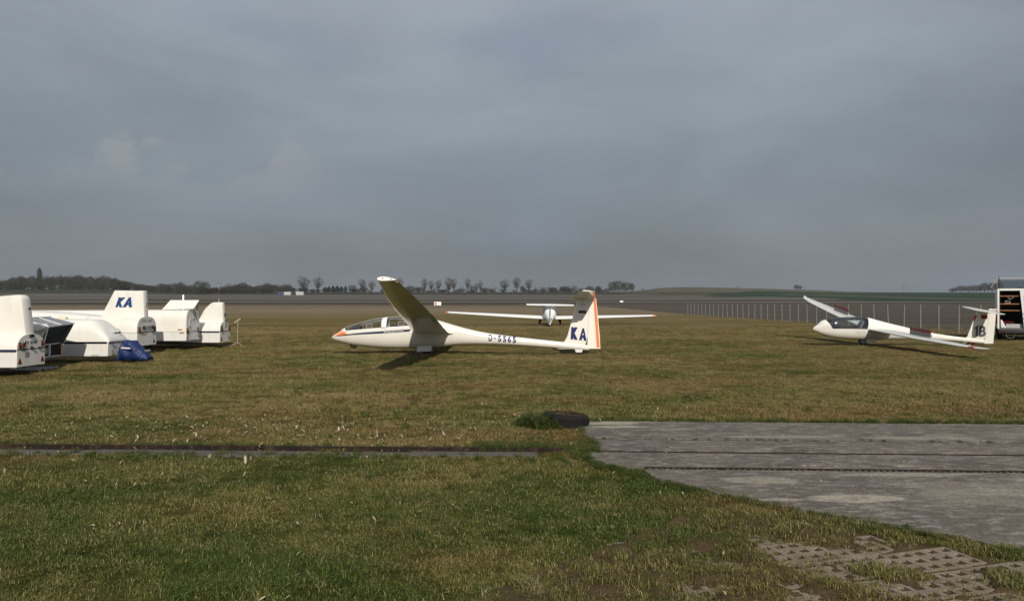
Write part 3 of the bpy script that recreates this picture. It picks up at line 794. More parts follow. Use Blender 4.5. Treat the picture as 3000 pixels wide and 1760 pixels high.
# ================================================================== the two-seat glider in the middle
S1 = FPX / 24.0; X1 = (1250 - 1500) / S1
def g1(px, py): return ((px - 1500) / S1 - X1, CAM_H - (py - 886) / S1)
gl = empty('glider', (X1, 24.0, 0.0), (R(-5.0), 0, 0))
tag(gl, 'cream two-seat glider with orange nose, blue KA on its fin and one wing raised', 'glider')
prof = [  # px x, top, bottom, mid, half width
    (972, 985.5, 988.5, 987, .012), (977, 981, 994, 987, .06), (985, 976.5, 998, 986, .12), (1000, 968, 1003, 981, .20), (1012, 962, 1006.5, 976, .245), (1022, 957.5, 1009, 972, .275),
    (1040, 950.5, 1012.5, 970.5, .31), (1060, 944, 1015, 969, .34), (1090, 936, 1018, 966.5, .362), (1122, 930.5, 1020.5, 964, .372), (1135, 929, 1021, 963, .375), (1170, 927, 1021.5, 960.5, .378),
    (1215, 927.5, 1021.5, 958, .375), (1250, 931, 1020, 960, .365), (1290, 939.5, 1016.5, 964, .335), (1330, 951.5, 1012, 971, .28), (1380, 965, 1009.5, 981, .225), (1430, 975, 1009.5, 989, .19),
    (1510, 986, 1012.5, 998, .155), (1600, 996, 1018, 1006, .125), (1655, 1001.5, 1022, 1011.5, .105), (1700, 1006, 1025, 1015, .085), (1726, 1012, 1025.5, 1019, .05)]
hx = [g1(p[0], 0)[0] for p in prof]
H1 = Hull(hx, [g1(0, p[1])[1] for p in prof], [g1(0, p[2])[1] for p in prof], [g1(0, p[3])[1] for p in prof], [p[4] for p in prof])
xa, xp1, xp2, xb = (g1(q, 0)[0] for q in (1020, 1122, 1135, 1216))
def skew1(x): return -0.10 * float(np.exp(-((x - xa) / 0.20) ** 2))
H1.skew = skew1
fx = np.unique(np.concatenate([np.linspace(hx[0], hx[0] + .25, 8), np.linspace(hx[0] + .25, hx[-1], 60), [xa, xp1, xp2, xb]]))
lowx = fx
H1.shell('fuselage', lowx, PI, 2 * PI, 18, M['gel'], gl, None, cap1=True)
H1.shell('nose_cone', [x for x in fx if x <= xa + 1e-6], 0, PI, 18, M['gel'], gl, skew1)
H1.shell('fuselage_spine', [x for x in fx if x >= xb - 1e-6], 0, PI, 18, M['gel'], gl, None, cap1=True)
H1.shell('canopy', [x for x in np.linspace(xa, xp1, 12)], 0, PI, 18, M['glass'], gl, skew1)
H1.shell('canopy', [x for x in np.linspace(xp2, xb, 8)], 0, PI, 18, M['glass'], gl)
fr_ = H1.shell('canopy_frame', [xp1 - .01, xp1 + .04, xp2 - .03, xp2 + .012], 0, PI, 18, M['gelw'], gl, None, 0.006)
sd = fr_.modifiers.new('s', 'SOLIDIFY'); sd.thickness = 0.025; sd.offset = -1
for sg in (-1, 1):   # painted canopy sills
    m = MB(); xs_ = np.linspace(xa, xb, 16)
    m.loft([[(x, sg * (H1.at(x)[3] + .004), H1.at(x)[2] + dz) for dz in (-.03, .03)] + [(x, sg * (H1.at(x)[3] - .03), H1.at(x)[2] + dz) for dz in (.03, -.03)] for x in xs_])
    m.build('sill', M['gelw'], gl, 40)
# thin pale tube along the canopy top: light caught by the perspex, put in as colour
m = MB(); m.tube([(x + skew1(x), 0, H1.at(x)[0] + .002) for x in np.linspace(xa, xb, 22)], 0.007, 6); m.build('canopy_glint', M['skin'], gl, 60)
tx = np.linspace(xa + .03, xb - .02, 14)
m = MB(); m.loft([[(x, -H1.at(x)[3] + .035, H1.at(x)[2] - .03), (x, -.2, H1.at(x)[2] - .20), (x, .2, H1.at(x)[2] - .20), (x, H1.at(x)[3] - .035, H1.at(x)[2] - .03)] for x in tx], False)
m.build('cockpit_tub', M['tub'], gl)
def panel_pod(px0, px1, zt, dz):
    x0 = g1(px0, 0)[0]; x1 = g1(px1, 0)[0]; zb = H1.at(x1)[2] - .1
    m = MB(); m.prism([(x0, zb), (x0 + .02, zt - .10), (x0 + .14, zt - .035), (x1 - .03, zt), (x1 + .015, zt - .01), (x1 - .05, zb)], -.2, .2); return m.build('instrument_panel', M['seat'], gl, bevel=.02)
panel_pod(1025, 1056, g1(0, 955)[1], 0)
panel_pod(1136, 1161, g1(0, 952)[1], 0)
for px0, px1, ht in ((1104, 1122, 942), (1196, 1214, 938)):
    x0, x1 = g1(px0, 0)[0], g1(px1, 0)[0]
    m = MB(); m.hexa([(x0, -.17, .45), (x0 + .12, -.17, .45), (x0 + .12, .17, .45), (x0, .17, .45), (x1, -.15, g1(0, ht)[1] - .1), (x1 + .06, -.15, g1(0, ht)[1] - .1), (x1 + .06, .15, g1(0, ht)[1] - .1), (x1, .15, g1(0, ht)[1] - .1)])
    m.build('seat_back', M['seat'], gl, bevel=.03)
for px0, px1 in ((1078, 1095), (1171, 1188)):   # sliding clear-vision panels
    x0, x1 = g1(px0, 0)[0], g1(px1, 0)[0]
    zz0 = H1.at(x0)[2] + .06; m = MB()
    fr4 = [(x0, zz0), (x1, zz0 + .02), (x1, zz0 + .12), (x0, zz0 + .10)]
    for k in range(4):
        m.tube([H1.side(fr4[k][0], fr4[k][1], .006), H1.side(fr4[(k+1) % 4][0], fr4[(k+1) % 4][1], .006)], .006, 5)
    m.build('vent_window', M['lgrey'], gl)
# orange flashes, blue cheat line with lettering
def wedge(name, tip, a, b, m_):
    t_, a_, b_ = g1(*tip), g1(*a), g1(*b)
    xs_ = np.linspace(t_[0], max(a_[0], b_[0]), 9)
    hi = np.interp(xs_, [t_[0], a_[0], b_[0]] if a_[0] < b_[0] else [t_[0], a_[0]], [t_[1], a_[1], b_[1] + .004] if a_[0] < b_[0] else [t_[1], a_[1]])
    lo_ = np.interp(xs_, [t_[0], b_[0]], [t_[1] - .004, b_[1]])
    for sg in (-1, 1): H1.patch(name, xs_, lo_, hi, m_, gl, 3, 0.005, sg)
wedge('nose_flash', (976, 982.5), (1007, 963.5), (1010, 969.5), M['orange'])
wedge('nose_flash', (977, 985.5), (1013, 971.2), (1020, 979.8), M['orange'])
sx = np.array([990, 1010, 1055, 1090, 1127, 1165, 1195, 1204, 1208])
slo = np.array([985.6, 983.9, 980.9, 979.4, 977.6, 975.2, 973.0, 972.0, 967.0]); shi = np.array([984.2, 981.3, 976.6, 974.0, 971.5, 968.9, 966.7, 966.0, 965.6])
sxx = np.linspace(990, 1208, 40)
sl_ = [g1(0, y)[1] for y in np.interp(sxx, sx, slo)]; sh_ = [g1(0, y)[1] for y in np.interp(sxx, sx, shi)]
for sg in (-1, 1): H1.patch('cheat_line', [g1(q, 0)[0] for q in sxx], sl_, sh_, M['navy'], gl, 2, .005, sg)
def hullmap(H, gfun, p00, p10, hpx, off=0.008):
    def f(u, w):
        pxv = p00[0] + (p10[0] - p00[0]) * u; pyv = p00[1] + (p10[1] - p00[1]) * u - hpx * w
        x, z = gfun(pxv, pyv); return H.side(x, z, off)
    return f
lettering('lettering', 'DG-500 ELAN Orion', hullmap(H1, g1, (1129, 976.0), (1186, 972.2), 3.0, .0075), M['whitep'], gl, 0.015, 0.2)
for ch, xa_, xb_, y0_, hp in (('D', 1432, 1443, 0, 17.5), ('-', 1447.5, 1454, 7.2, 3.0), ('5', 1459, 1469, 0, 17), ('5', 1473.5, 1483.5, 0, 17), ('6', 1487.5, 1497.5, 0, 17), ('5', 1502, 1512, 0, 17)):
    yy0, yy1 = 998.5 + (xa_ - 1432) * .072 - y0_, 998.5 + (xb_ - 1432) * .072 - y0_
    lettering('registration', ch, hullmap(H1, g1, (xa_, yy0), (xb_, yy1), hp, 0.011), M['blue'], gl, 0.03)
# wings: 17 m, straight trailing edge inboard, two-step taper
zr_ = 0.70
def wing1(sg):
    base = [(0.30, -0.40, 1.12, zr_ + .03, .150, 4.0), (4.4, -.28, 0.915, zr_ + .03 + .28, .145, 3.6), (6.5, -.205, .715, zr_ + .03 + .46, .14, 3.2), (8.25, -.09, .455, zr_ + .03 + .63, .13, 3.0), (8.62, -.065, .415, zr_ + .03 + .665, .13, 3.0)]
    secs = [(sg * s[0],) + s[1:] for s in base]
    inner = interp_secs(secs, [sg * q for q in (0.22, .6, 1.2, 2.4, 3.4)])
    allw = interp_secs(secs, [sg * q for q in (0.22, .6, 1.5, 3, 4.4, 5.4, 6.5, 7.4, 8.25, 8.45)])
    w = wing_part('wing', allw, M['gel'], gl, 0.0, 0.815, n=13)
    wing_part('flap', interp_secs(secs, [sg * q for q in (0.40, 2.0, 4.4, 4.65)]), M['gel'], gl, 0.822, 1.0, n=6)
    wing_part('aileron', interp_secs(secs, [sg * q for q in (4.67, 6.5, 8.25, 8.42)]), M['gel'], gl, 0.822, 1.0, n=6)
    tipb = interp_secs(secs, [sg * q for q in (8.45, 8.55, 8.62)])
    wing_part('wing_tip', [tipb[0], tipb[1], tipb[2][:4] + (.21, 3.0)], M['gelw'], gl, 0, 1.0, n=13)
    tl = tipb[2]
    for fr2 in (0.28, 0.70):      # sockets for the removable tips
        x_ = tl[1] + tl[2] * fr2; m = MB(); m.tube([(x_, tl[0] + sg * -.01, tl[3] + .008 - .07 * (fr2) * tl[2] + .01), (x_, tl[0] + sg * .006, tl[3] + .008 - .07 * fr2 * tl[2] + .01)], .013, 10); m.build('tip_socket', M['dark'], gl)
    # root fairing
    rr = [(sg * .16, -.62, 1.75, zr_ + .0, .16, 3.0), (sg * .27, -.50, 1.40, zr_ + .022, .155, 3.6), (sg * .40, -.40, 1.14, zr_ + .035, .150, 4.0), (sg * .55, -.392, 1.11, zr_ + .047, .150, 4.0)]
    wing_part('wing_fairing', rr, M['gel'], gl, 0, 1.0, n=12, smooth=80)
wing1(-1); wing1(1)
# fin, rudder with orange stripe
z0, z1 = g1(0, 1004)[1], g1(0, 876)[1]
fx0, fx1 = g1(1660, 0)[0], g1(1692, 0)[0]
hg0, hg1 = g1(1722, 0)[0], g1(1737, 0)[0]
te0, te1 = g1(1759, 0)[0], g1(1748, 0)[0]
zb_ = g1(0, 1022)[1]
def finsec(z, le, te, tr): return (z, le, te - le, 0, tr, 0)
fsec = [finsec(zb_, g1(1630, 0)[0], te0, .075), finsec(g1(0, 1010)[1], g1(1640, 0)[0], te0, .08), finsec(g1(0, 999)[1], g1(1654, 0)[0], te0 - .005, .09), finsec(g1(0, 985)[1], g1(1662, 0)[0], te0 - .015, .10), finsec(g1(0, 930)[1], g1(1678, 0)[0], g1(1753, 0)[0], .11), finsec(z1, fx1, te1, .11)]
wing_part('fin', fsec, M['gel'], gl, 0, .62, 0.0, vertical=True, n=12)
rud = wing_part('rudder', [finsec(g1(0, 1021)[1], g1(1655, 0)[0], te0, .095)] + fsec[3:5] + [finsec(g1(0, 873)[1], g1(1692, 0)[0], te1, .11)], M['gel'], gl, .628, 1.0, 0.0, vertical=True, n=6)
for sg in (-1, 1):
    zt_, zbm = g1(0, 873.5)[1], g1(0, 1017)[1]
    m = MB(); a0, a1 = g1(1740.5, 0)[0], g1(1747.0, 0)[0]; b0_, b1_ = g1(1748.5, 0)[0], g1(1757, 0)[0]
    yo = sg * .022; m.add([(b0_, yo * 1.35, zbm), (b1_, yo * .62, zbm), (a1, yo * .62, zt_), (a0, yo * 1.35, zt_)], [(0, 1, 2, 3)]); m.build('rudder_stripe', M['orange'], rud)
# horizontal tail
zs_ = g1(0, 873)[1]
for sg in (-1, 1):
    hs = [(sg * .0, g1(1675, 0)[0], .76, zs_ + .01, .10, 0.5), (sg * .25, g1(1675, 0)[0] + .03, .70, zs_ + .02, .10, .5), (sg * 1.25, g1(1675, 0)[0] + .155, .47, zs_ + .075, .095, .5), (sg * 1.5, g1(1675, 0)[0] + .21, .36, zs_ + .09, .09, .5)]
    wing_part('tailplane', hs, M['gel'], gl, 0, .72, 0, n=10)
    wing_part('elevator', interp_secs(hs, [sg * q for q in (.03, .5, 1.0, 1.42)]), M['gel'], gl, .73, 1.0, 0, n=5)
def fin_y(x, z):     # outer skin of the fin at this place
    zz = [s[0] for s in fsec]; le = float(np.interp(z, zz, [s[1] for s in fsec])); ch = float(np.interp(z, zz, [s[2] for s in fsec])); tr = float(np.interp(z, zz, [s[4] for s in fsec]))
    u = min(.99, max(0.001, (x - le) / ch)); return ch * tr * 5 * (0.2969 * math.sqrt(u) - 0.1260 * u - 0.3516 * u**2 + 0.2843 * u**3 - 0.1036 * u**4)
def finmap(p00, p10, p01, off=.006, sg=-1, g=g1, fy=fin_y):
    def f(u, w):
        pxv = p00[0] + (p10[0] - p00[0]) * u + (p01[0] - p00[0]) * w; pyv = p00[1] + (p10[1] - p00[1]) * u + (p01[1] - p00[1]) * w
        x, z = g(pxv, pyv); return (x, sg * (fy(x, z) + off), z)
    return f
lettering('lettering', 'K', finmap((1671.5, 994), (1692.5, 995.5), (1674, 957.5)), M['blue'], gl, .13)
lettering('lettering', 'A', finmap((1696, 996), (1718.5, 998.5), (1698, 960)), M['blue'], gl, .13)
def finpatch(name, p00, p10, p01, m_, parent, **k):
    f = finmap(p00, p10, p01, **k); m = MB(); n = 4
    m.add([f(i / n, j / n) for j in range(n + 1) for i in range(n + 1)], [(j*(n+1)+i, j*(n+1)+i+1, (j+1)*(n+1)+i+1, (j+1)*(n+1)+i) for j in range(n) for i in range(n)])
    me = bpy.data.meshes.new(name); me.from_pydata(m.v, [], m.f); me.update(); return mobj(name, me, m_, parent)
finpatch('flag_band', (1695.5, 913.4), (1717.5, 914.1), (1696, 909), M['black'], gl, off=.006)
finpatch('flag_band', (1695, 917.8), (1717.3, 918.6), (1695.5, 913.4), M['dred'], gl, off=.006)
finpatch('flag_band', (1694.5, 922.6), (1717, 923.4), (1695, 917.8), M['whitep'], gl, off=.006)
for q in ((1710, 879, 1.3), (1707.5, 890, 1.8), (1712.5, 892, 1.6)):
    x, z = g1(q[0], q[1]); m = MB(); y_ = -(fin_y(x, z)); m.tube([(x, y_ + .01, z), (x, y_ - .006, z)], q[2] / S1, 8); m.build('fin_hole', M['black'], gl)
# undercarriage
wheel('nose_wheel', gl, (g1(1035.5, 0)[0], 0, g1(0, 1009.5)[1]), .115, .10, M['rubber'], M['dsteel'])
wheel('main_wheel', gl, (0, 0, .185), .185, .14, M['rubber'], M['lgrey'])
for sg in (-1, 1):
    x0, x1 = g1(1222, 0)[0], g1(1266, 0)[0]; zt_, zbm = .27, .075
    m = MB(); m.hexa([(x0, sg * .17, zbm), (x1, sg * .17, zbm + .012), (x1, sg * .155, zbm + .012), (x0, sg * .155, zbm), (x0 + .04, sg * .19, zt_), (x1, sg * .19, zt_ + .01), (x1, sg * .175, zt_ + .01), (x0 + .04, sg * .175, zt_)])
    m.build('gear_door', M['gelw'], gl, bevel=.004)
m = MB(); xt = g1(1696, 0)[0]; m.hexa([(xt - .10, -.03, .05), (xt + .09, -.03, .05), (xt + .09, .03, .05), (xt - .10, .03, .05), (xt - .14, -.05, .16), (xt + .13, -.05, .16), (xt + .13, .05, .16), (xt - .14, .05, .16)])
m.build('tail_skid', M['gelw'], gl, bevel=.015)

# ================================================================== the single-seat glider, brakes out, wing on the ground
S2 = FPX / 29.0; X2 = (2527 - 1500) / S2
def g2(px, py): return ((px - 1500) / S2 - X2, CAM_H - (py - 886) / S2)
g2e = empty('glider', (X2, 29.0, 0.0), (R(6.3), 0, R(-1.2)))
tag(g2e, 'cream single-seat glider marked 1B resting one wing tip on the grass', 'glider')
prof = [(2380.5, 961.5, 964.5, 963, .012), (2384, 957.5, 968, 962.8, .06), (2392, 952, 973, 962, .12), (2404, 945.5, 979, 960.8, .18), (2415, 940.6, 983, 959.8, .22), (2432, 935, 987.5, 958.5, .27), (2450, 930.8, 990.3, 958, .298), (2471, 928.3, 992.3, 958, .312), (2500, 927.6, 994, 958.3, .315),
        (2534, 929.6, 995, 959.5, .305), (2565, 936.5, 995, 963, .275), (2602, 946, 993.5, 968, .225), (2654, 958.6, 992.6, 976, .17), (2707, 970.6, 994, 983, .138), (2759, 979.8, 997, 988.6, .115), (2811, 986.6, 1000, 993.5, .095), (2853, 991, 1004, 998, .075), (2878, 995, 1005, 1000.5, .05)]
hx = [g2(p[0], 0)[0] for p in prof]
H2 = Hull(hx, [g2(0, p[1])[1] for p in prof], [g2(0, p[2])[1] for p in prof], [g2(0, p[3])[1] for p in prof], [p[4] for p in prof])
xa, xb = g2(2430, 0)[0], g2(2529, 0)[0]
def skew2(x):
    return -0.20 * float(np.exp(-((x - xa) / 0.45) ** 2)) * float(sstep(hx[0], xa - .15, x)) + 0.075 * float(np.exp(-((x - xb) / 0.3) ** 2))
fx = np.unique(np.concatenate([np.linspace(hx[0], hx[0] + .22, 8), np.linspace(hx[0] + .22, hx[-1], 50), [xa, xb]]))
H2.shell('fuselage', fx, PI, 2 * PI, 18, M['gel2'], g2e, cap1=True)
H2.shell('nose_cone', [x for x in fx if x <= xa + 1e-6], 0, PI, 18, M['gel2'], g2e, skew2)
H2.shell('fuselage_spine', [x for x in fx if x >= xb - 1e-6], 0, PI, 18, M['gel2'], g2e, skew2, cap1=True)
H2.shell('canopy', list(np.linspace(xa, xb, 14)), 0, PI, 18, M['glass2'], g2e, skew2)
for sg in (-1, 1):
    m = MB(); m.loft([[(x, sg * (H2.at(x)[3] + .003), H2.at(x)[2] + dz) for dz in (-.012, .012)] + [(x, sg * (H2.at(x)[3] - .03), H2.at(x)[2] + dz) for dz in (.012, -.012)] for x in np.linspace(xa, xb, 12)])
    m.build('sill', M['dark'], g2e, 40)
m = MB(); tx = np.linspace(xa + .02, xb - .02, 12)
m.loft([[(x, -H2.at(x)[3] + .03, H2.at(x)[2] - .02), (x, -.16, H2.at(x)[2] - .2), (x, .16, H2.at(x)[2] - .2), (x, H2.at(x)[3] - .03, H2.at(x)[2] - .02)] for x in tx], False); m.build('cockpit_tub', M['seat'], g2e)
m = MB(); m.hexa([(xb - .42, -.17, .42), (xb - .2, -.17, .42), (xb - .2, .17, .42), (xb - .42, .17, .42), (xb - .12, -.14, .95), (xb - .03, -.14, .95), (xb - .03, .14, .95), (xb - .12, .14, .95)]); m.build('seat_back', M['tub'], g2e, bevel=.03)
m = MB(); m.prism([(xa + .03, .5), (xa + .06, .76), (xa + .2, .84), (xa + .3, .85), (xa + .34, .84), (xa + .26, .5)], -.16, .16); m.build('instrument_panel', M['seat'], g2e, bevel=.02)
zr2 = .66
def wing2(sg):
    base = [(.22, .06, .93, zr2, .150, 2.5), (3.6, .085, .76, zr2 + .18, .145, 2.3), (6.0, .15, .53, zr2 + .34, .14, 2.0), (6.9, .235, .34, zr2 + .41, .13, 1.6), (7.28, .32, .17, zr2 + .455, .12, 1.4), (7.42, .40, .045, zr2 + .50, .12, 1.4)]
    secs = [(sg * s[0],) + s[1:] for s in base]
    wing_part('wing', interp_secs(secs, [sg * q for q in (.15, .5, 1.2, 2.4, 3.6, 4.8, 6.0)]), M['gel2'], g2e, 0, .825, n=12)
    wing_part('aileron', interp_secs(secs, [sg * q for q in (3.6, 4.8, 5.98)]), M['gel2'], g2e, .832, 1, n=5)
    wing_part('wing_root_trailing_edge', interp_secs(secs, [sg * q for q in (.18, 2, 3.585)]), M['gel2'], g2e, .829, 1, n=5)
    wing_part('wing_tip', interp_secs(secs, [sg * q for q in (6.005, 6.3, 6.5)]), M['gel2'], g2e, 0, 1, n=12)
    wing_part('tip_band', interp_secs(secs, [sg * q for q in (6.5, 6.62, 6.74)]), M['red'] if sg < 0 else M['gel2'], g2e, 0, 1, n=12)
    wing_part('wing_tip', interp_secs(secs, [sg * q for q in (6.74, 6.9, 7.1, 7.28, 7.42)]), M['gel2'], g2e, 0, 1, n=12)
    # airbrake standing out of the upper surface: steel arms and perforated web under a red cap
    y0, y1_ = (2.55, 3.95); s0, s1_ = interp_secs(secs, [sg * y0, sg * y1_]); fr2 = .50
    def pt(s, h): return Vector((s[1] + s[2] * fr2, s[0], s[3] + s[2] * .085 + h))
    br = MB(); hh = .11
    for (h0, h1_, t) in ((-.02, hh, .006),):
        a, b = pt(s0, h0), pt(s1_, h0); a2, b2 = pt(s0, h1_), pt(s1_, h1_)
        br.hexa([a + Vector((-t, 0, 0)), b + Vector((-t, 0, 0)), b + Vector((t, 0, 0)), a + Vector((t, 0, 0)), a2 + Vector((-t, 0, 0)), b2 + Vector((-t, 0, 0)), b2 + Vector((t, 0, 0)), a2 + Vector((t, 0, 0))])
    bo = br.build('airbrake', M['steel'], g2e)
    cp = MB(); a, b = pt(s0, hh), pt(s1_, hh); a2, b2 = pt(s0, hh + .13), pt(s1_, hh + .13); t = .012
    cp.hexa([a + Vector((-t, 0, 0)), b + Vector((-t, 0, 0)), b + Vector((t, 0, 0)), a + Vector((t, 0, 0)), a2 + Vector((-t, 0, 0)), b2 + Vector((-t, 0, 0)), b2 + Vector((t, 0, 0)), a2 + Vector((t, 0, 0))])
    cp.build('airbrake_cap', M['dred'], bo)
    hl = MB()
    for k in range(9):
        q = pt(s0, .05).lerp(pt(s1_, .05), (k + .5) / 9); hl.box(q.x - .009, q.x + .009, q.y - .04, q.y + .04, q.z - .03, q.z + .035)
    hl.build('airbrake_slot', M['dark'], bo)
wing2(-1); wing2(1)
def fs(z, le, te, tr): return (z, le, te - le, 0, tr, 0)
fsec2 = [fs(g2(0, 1003)[1], g2(2815, 0)[0], g2(2904.5, 0)[0], .07), fs(g2(0, 992)[1], g2(2822, 0)[0], g2(2904.6, 0)[0], .085), fs(g2(0, 984)[1], g2(2828.5, 0)[0], g2(2904.8, 0)[0], .10), fs(g2(0, 909)[1], g2(2851.5, 0)[0], g2(2906.5, 0)[0], .11)]
def fin_y2(x, z):
    zz = [s[0] for s in fsec2]; le = float(np.interp(z, zz, [s[1] for s in fsec2])); ch = float(np.interp(z, zz, [s[2] for s in fsec2])); tr = float(np.interp(z, zz, [s[4] for s in fsec2]))
    u = min(.99, max(.001, (x - le) / ch)); return ch * tr * 5 * (0.2969 * math.sqrt(u) - 0.1260 * u - 0.3516 * u**2 + 0.2843 * u**3 - 0.1036 * u**4)
wing_part('fin', fsec2, M['gel2'], g2e, 0, .66, 0, vertical=True, n=11)
wing_part('rudder', [fs(g2(0, 1005.5)[1], g2(2822, 0)[0], g2(2904.4, 0)[0], .085)] + fsec2[2:], M['gel2'], g2e, .668, 1, 0, vertical=True, n=6)
zt2 = g2(0, 908)[1]
for sg in (-1, 1):
    xs0 = g2(2846, 0)[0]
    hs = [(0, xs0, .52, zt2 + .0, .10, 0), (sg * 1.0, xs0 + .14, .32, zt2 + .0, .095, 0), (sg * 1.22, xs0 + .20, .22, zt2 + .0, .09, 0)]
    wing_part('tailplane', hs, M['gel2'], g2e, 0, .75, 0, n=9)
    wing_part('elevator', interp_secs(hs, [sg * q for q in (.02, .6, 1.16)]), M['gel2'], g2e, .757, 1, 0, n=5)
m = MB(); m.box(g2(2885, 0)[0], g2(2908, 0)[0], -.04, .04, zt2, zt2 + .05); m.build('fin_cap', M['gel2'], g2e, bevel=.015)
def fm2(*a, **k): return finmap(*a, g=g2, fy=fin_y2, **k)
f1_ = fm2((2844, 983.5), (2855.5, 984), (2844, 951.5)); m = MB(); o1 = [(.48, 0), (1, 0), (1, 1), (.62, 1), (.5, .88), (.05, .78), (.05, .64), (.48, .72)]
me = bpy.data.meshes.new('lettering'); me.from_pydata([f1_(*q) for q in o1], [], [(0, 1, 2, 3, 4, 7), (4, 5, 6, 7)]); mobj('lettering', me, M['grey'], g2e)
lettering('lettering', 'B', fm2((2859, 984.5), (2879.5, 985.5), (2859, 952)), M['grey'], g2e, .05)
finpatch('flag', (2862, 932), (2881, 933), (2862, 920.5), M['dred'], g2e, off=.006, g=g2, fy=fin_y2)
x0_, z0_ = g2(2849.5, 922); x1_, z1_ = g2(2846, 947)
m = MB(); m.hexa([(x1_ - .05, -.022, z1_), (x1_ + .03, -.03, z1_), (x1_ + .03, .03, z1_), (x1_ - .05, .022, z1_), (x0_ - .05, -.022, z0_), (x0_ + .03, -.03, z0_), (x0_ + .03, .03, z0_), (x0_ - .05, .022, z0_)]); m.build('fin_cover_strip', M['red'], g2e, bevel=.008)
for ch, xa_ in (('D', 2655), ('7', 2679), ('4', 2690), ('9', 2701.5), ('2', 2713)):
    yy0 = 988 + (xa_ - 2655) * .045; lettering('registration', ch, hullmap(H2, g2, (xa_, yy0), (xa_ + 8.5, yy0 + .4), 14, .008), M['grey'], g2e, .02)
lettering('lettering', 'Discus CS', hullmap(H2, g2, (2496, 970.5), (2521, 970.5), 3.6, .006), M['lgrey'], g2e, 0, .2)
wheel('main_wheel', g2e, (0, 0, .165), .165, .12, M['rubber'], M['lgrey'])
m = MB(); m.box(-.07, .02, -.03, .03, .2, .4); m.build('gear_strut', M['dark'], g2e)
for sg in (-1, 1):
    m = MB(); m.hexa([(.06, sg * .15, .12), (.42, sg * .15, .13), (.42, sg * .14, .13), (.06, sg * .14, .12), (.06, sg * .155, .29), (.42, sg * .155, .28), (.42, sg * .145, .28), (.06, sg * .145, .29)]); m.build('gear_door', M['gel2'], g2e, bevel=.003)
# tail dolly clamped round the boom
td = empty('tail_dolly', (X2 + g2(2841, 0)[0], 29.0 - .03, 0.0), (0, 0, R(-1.2)))
tag(td, 'small dark red tail dolly clamped under the tail boom of the 1B glider', 'dolly')
m = MB(); n = 20
m.loft([[(x, .14 * r_ * math.cos(2*PI*k/n), .175 + .125 * r_ * math.sin(2*PI*k/n)) for k in range(n)] for x, r_ in ((-.18, .98), (-.17, 1.03), (.17, 1.03), (.19, .98))], True, False, False)
o = m.build('clamp', M['dred'], td, 40); sd = o.modifiers.new('s', 'SOLIDIFY'); sd.thickness = .02
m = MB(); m.tube([(-.16, -.10, .16), (-.1, -.05, .075), (-.1, .05, .075), (-.16, .10, .16)], .014, 6); m.build('bracket', M['dark'], td)
for sg in (-1, 1): wheel('wheel', td, (-.06, sg * .07, .068), .068, .045, M['rubber'], M['dsteel'])

# ================================================================== motor glider seen from behind
MG = empty('motor_glider', (111 / FPX * 57, 57.0, 0.0), (0, R(0.9), R(-3)))
tag(MG, 'white motor glider with T-tail seen from behind on the grass', 'motor glider')
mg = empty('airframe'); mg.parent = MG
# hull along +y (nose away); Hull works along x, so turn it
def turn(o, rot=-90): o.rotation_euler = (0, 0, R(rot)); return o
hxs = [-2.3, -2.1, -1.6, -.8, 0, .8, 1.6, 2.6, 3.6, 4.6, 5.2]      # nose ... tail
HM = Hull(hxs, [.85, .98, 1.12, 1.42, 1.48, 1.30, 1.02, .86, .78, .74, .72], [.78, .60, .50, .40, .38, .42, .46, .48, .50, .52, .55], [.81, .80, .82, .92, .92, .86, .76, .68, .64, .63, .63], [.02, .25, .42, .52, .53, .46, .34, .22, .15, .10, .05], 2.2)
def mgshell(name, xs, a0, a1, mat_, grow=0.0, **k):
    o = HM.shell(name, xs, a0, a1, 16, mat_, mg, None, grow, **k)
    me = o.data; me.transform(Matrix.Rotation(R(-90), 4, 'Z')); return o      # x aft -> -y
xx = np.linspace(hxs[0], hxs[-1], 36)
mgshell('fuselage', xx, PI, 2 * PI, M['gelw'], cap1=True)
mgshell('cowling', [x for x in xx if x < -1.25] + [-1.2], 0, PI, M['gelw'])
mgshell('canopy', list(np.linspace(-1.2, .55, 9)), 0, PI, M['glass2'])
mgshell('rear_window', [.10, .3, .55, .8, .95], 0, PI, M['tub'], .008)
mgshell('turtledeck', [.55] + [x for x in xx if x > .6], 0, PI, M['gelw'], cap1=True)
m = MB(); m.box(-.44, .44, -.4, .9, .62, .86); m.build('cockpit_tub', M['seat'], mg)
def mgw(name, secs, mat_, a=0, b=1, n=9, vertical=False):
    """sections in (span, le, chord, z, t, twist) with x aft; turned so that aft is -y"""
    o = wing_part(name, secs, mat_, mg, a, b, 0.02 if not vertical else 0, n=n, vertical=vertical)
    o.data.transform(Matrix.Rotation(R(-90), 4, 'Z')); return o
for sg in (-1, 1):
    sc = [(sg * .35, -.55, 1.15, .52, .16, 3), (sg * 4.2, -.45, .95, .66, .15, 2.5), (sg * 7.75, -.25, .58, .80, .14, 2)]
    mgw('wing', interp_secs(sc, [sg * q for q in (.35, 2, 4.2, 6, 7.75)]), M['gelw'], 0, .8, 11)
    mgw('aileron', interp_secs(sc, [sg * q for q in (3.8, 5.5, 7.7)]), M['gelw'], .808, 1, 5)
    mgw('flap', interp_secs(sc, [sg * q for q in (.5, 2, 3.77)]), M['gelw'], .808, 1, 5)
    e_ = sc[-1]; mgw('wing_tip', [e_, (sg * 7.95, e_[1] + .12, e_[2] * .72, e_[3] + .008, .12, 2)], M['orange'], 0, 1, 9)
    hs = [(0, 4.35, .80, 1.92, .10, 3), (sg * 1.65, 4.48, .58, 1.92, .10, 3)]
    mgw('tailplane', hs, M['gelw'], 0, .7, 9); mgw('elevator', interp_secs(hs, [sg * .03, sg * 1.6]), M['gelw'], .71, 1, 5)
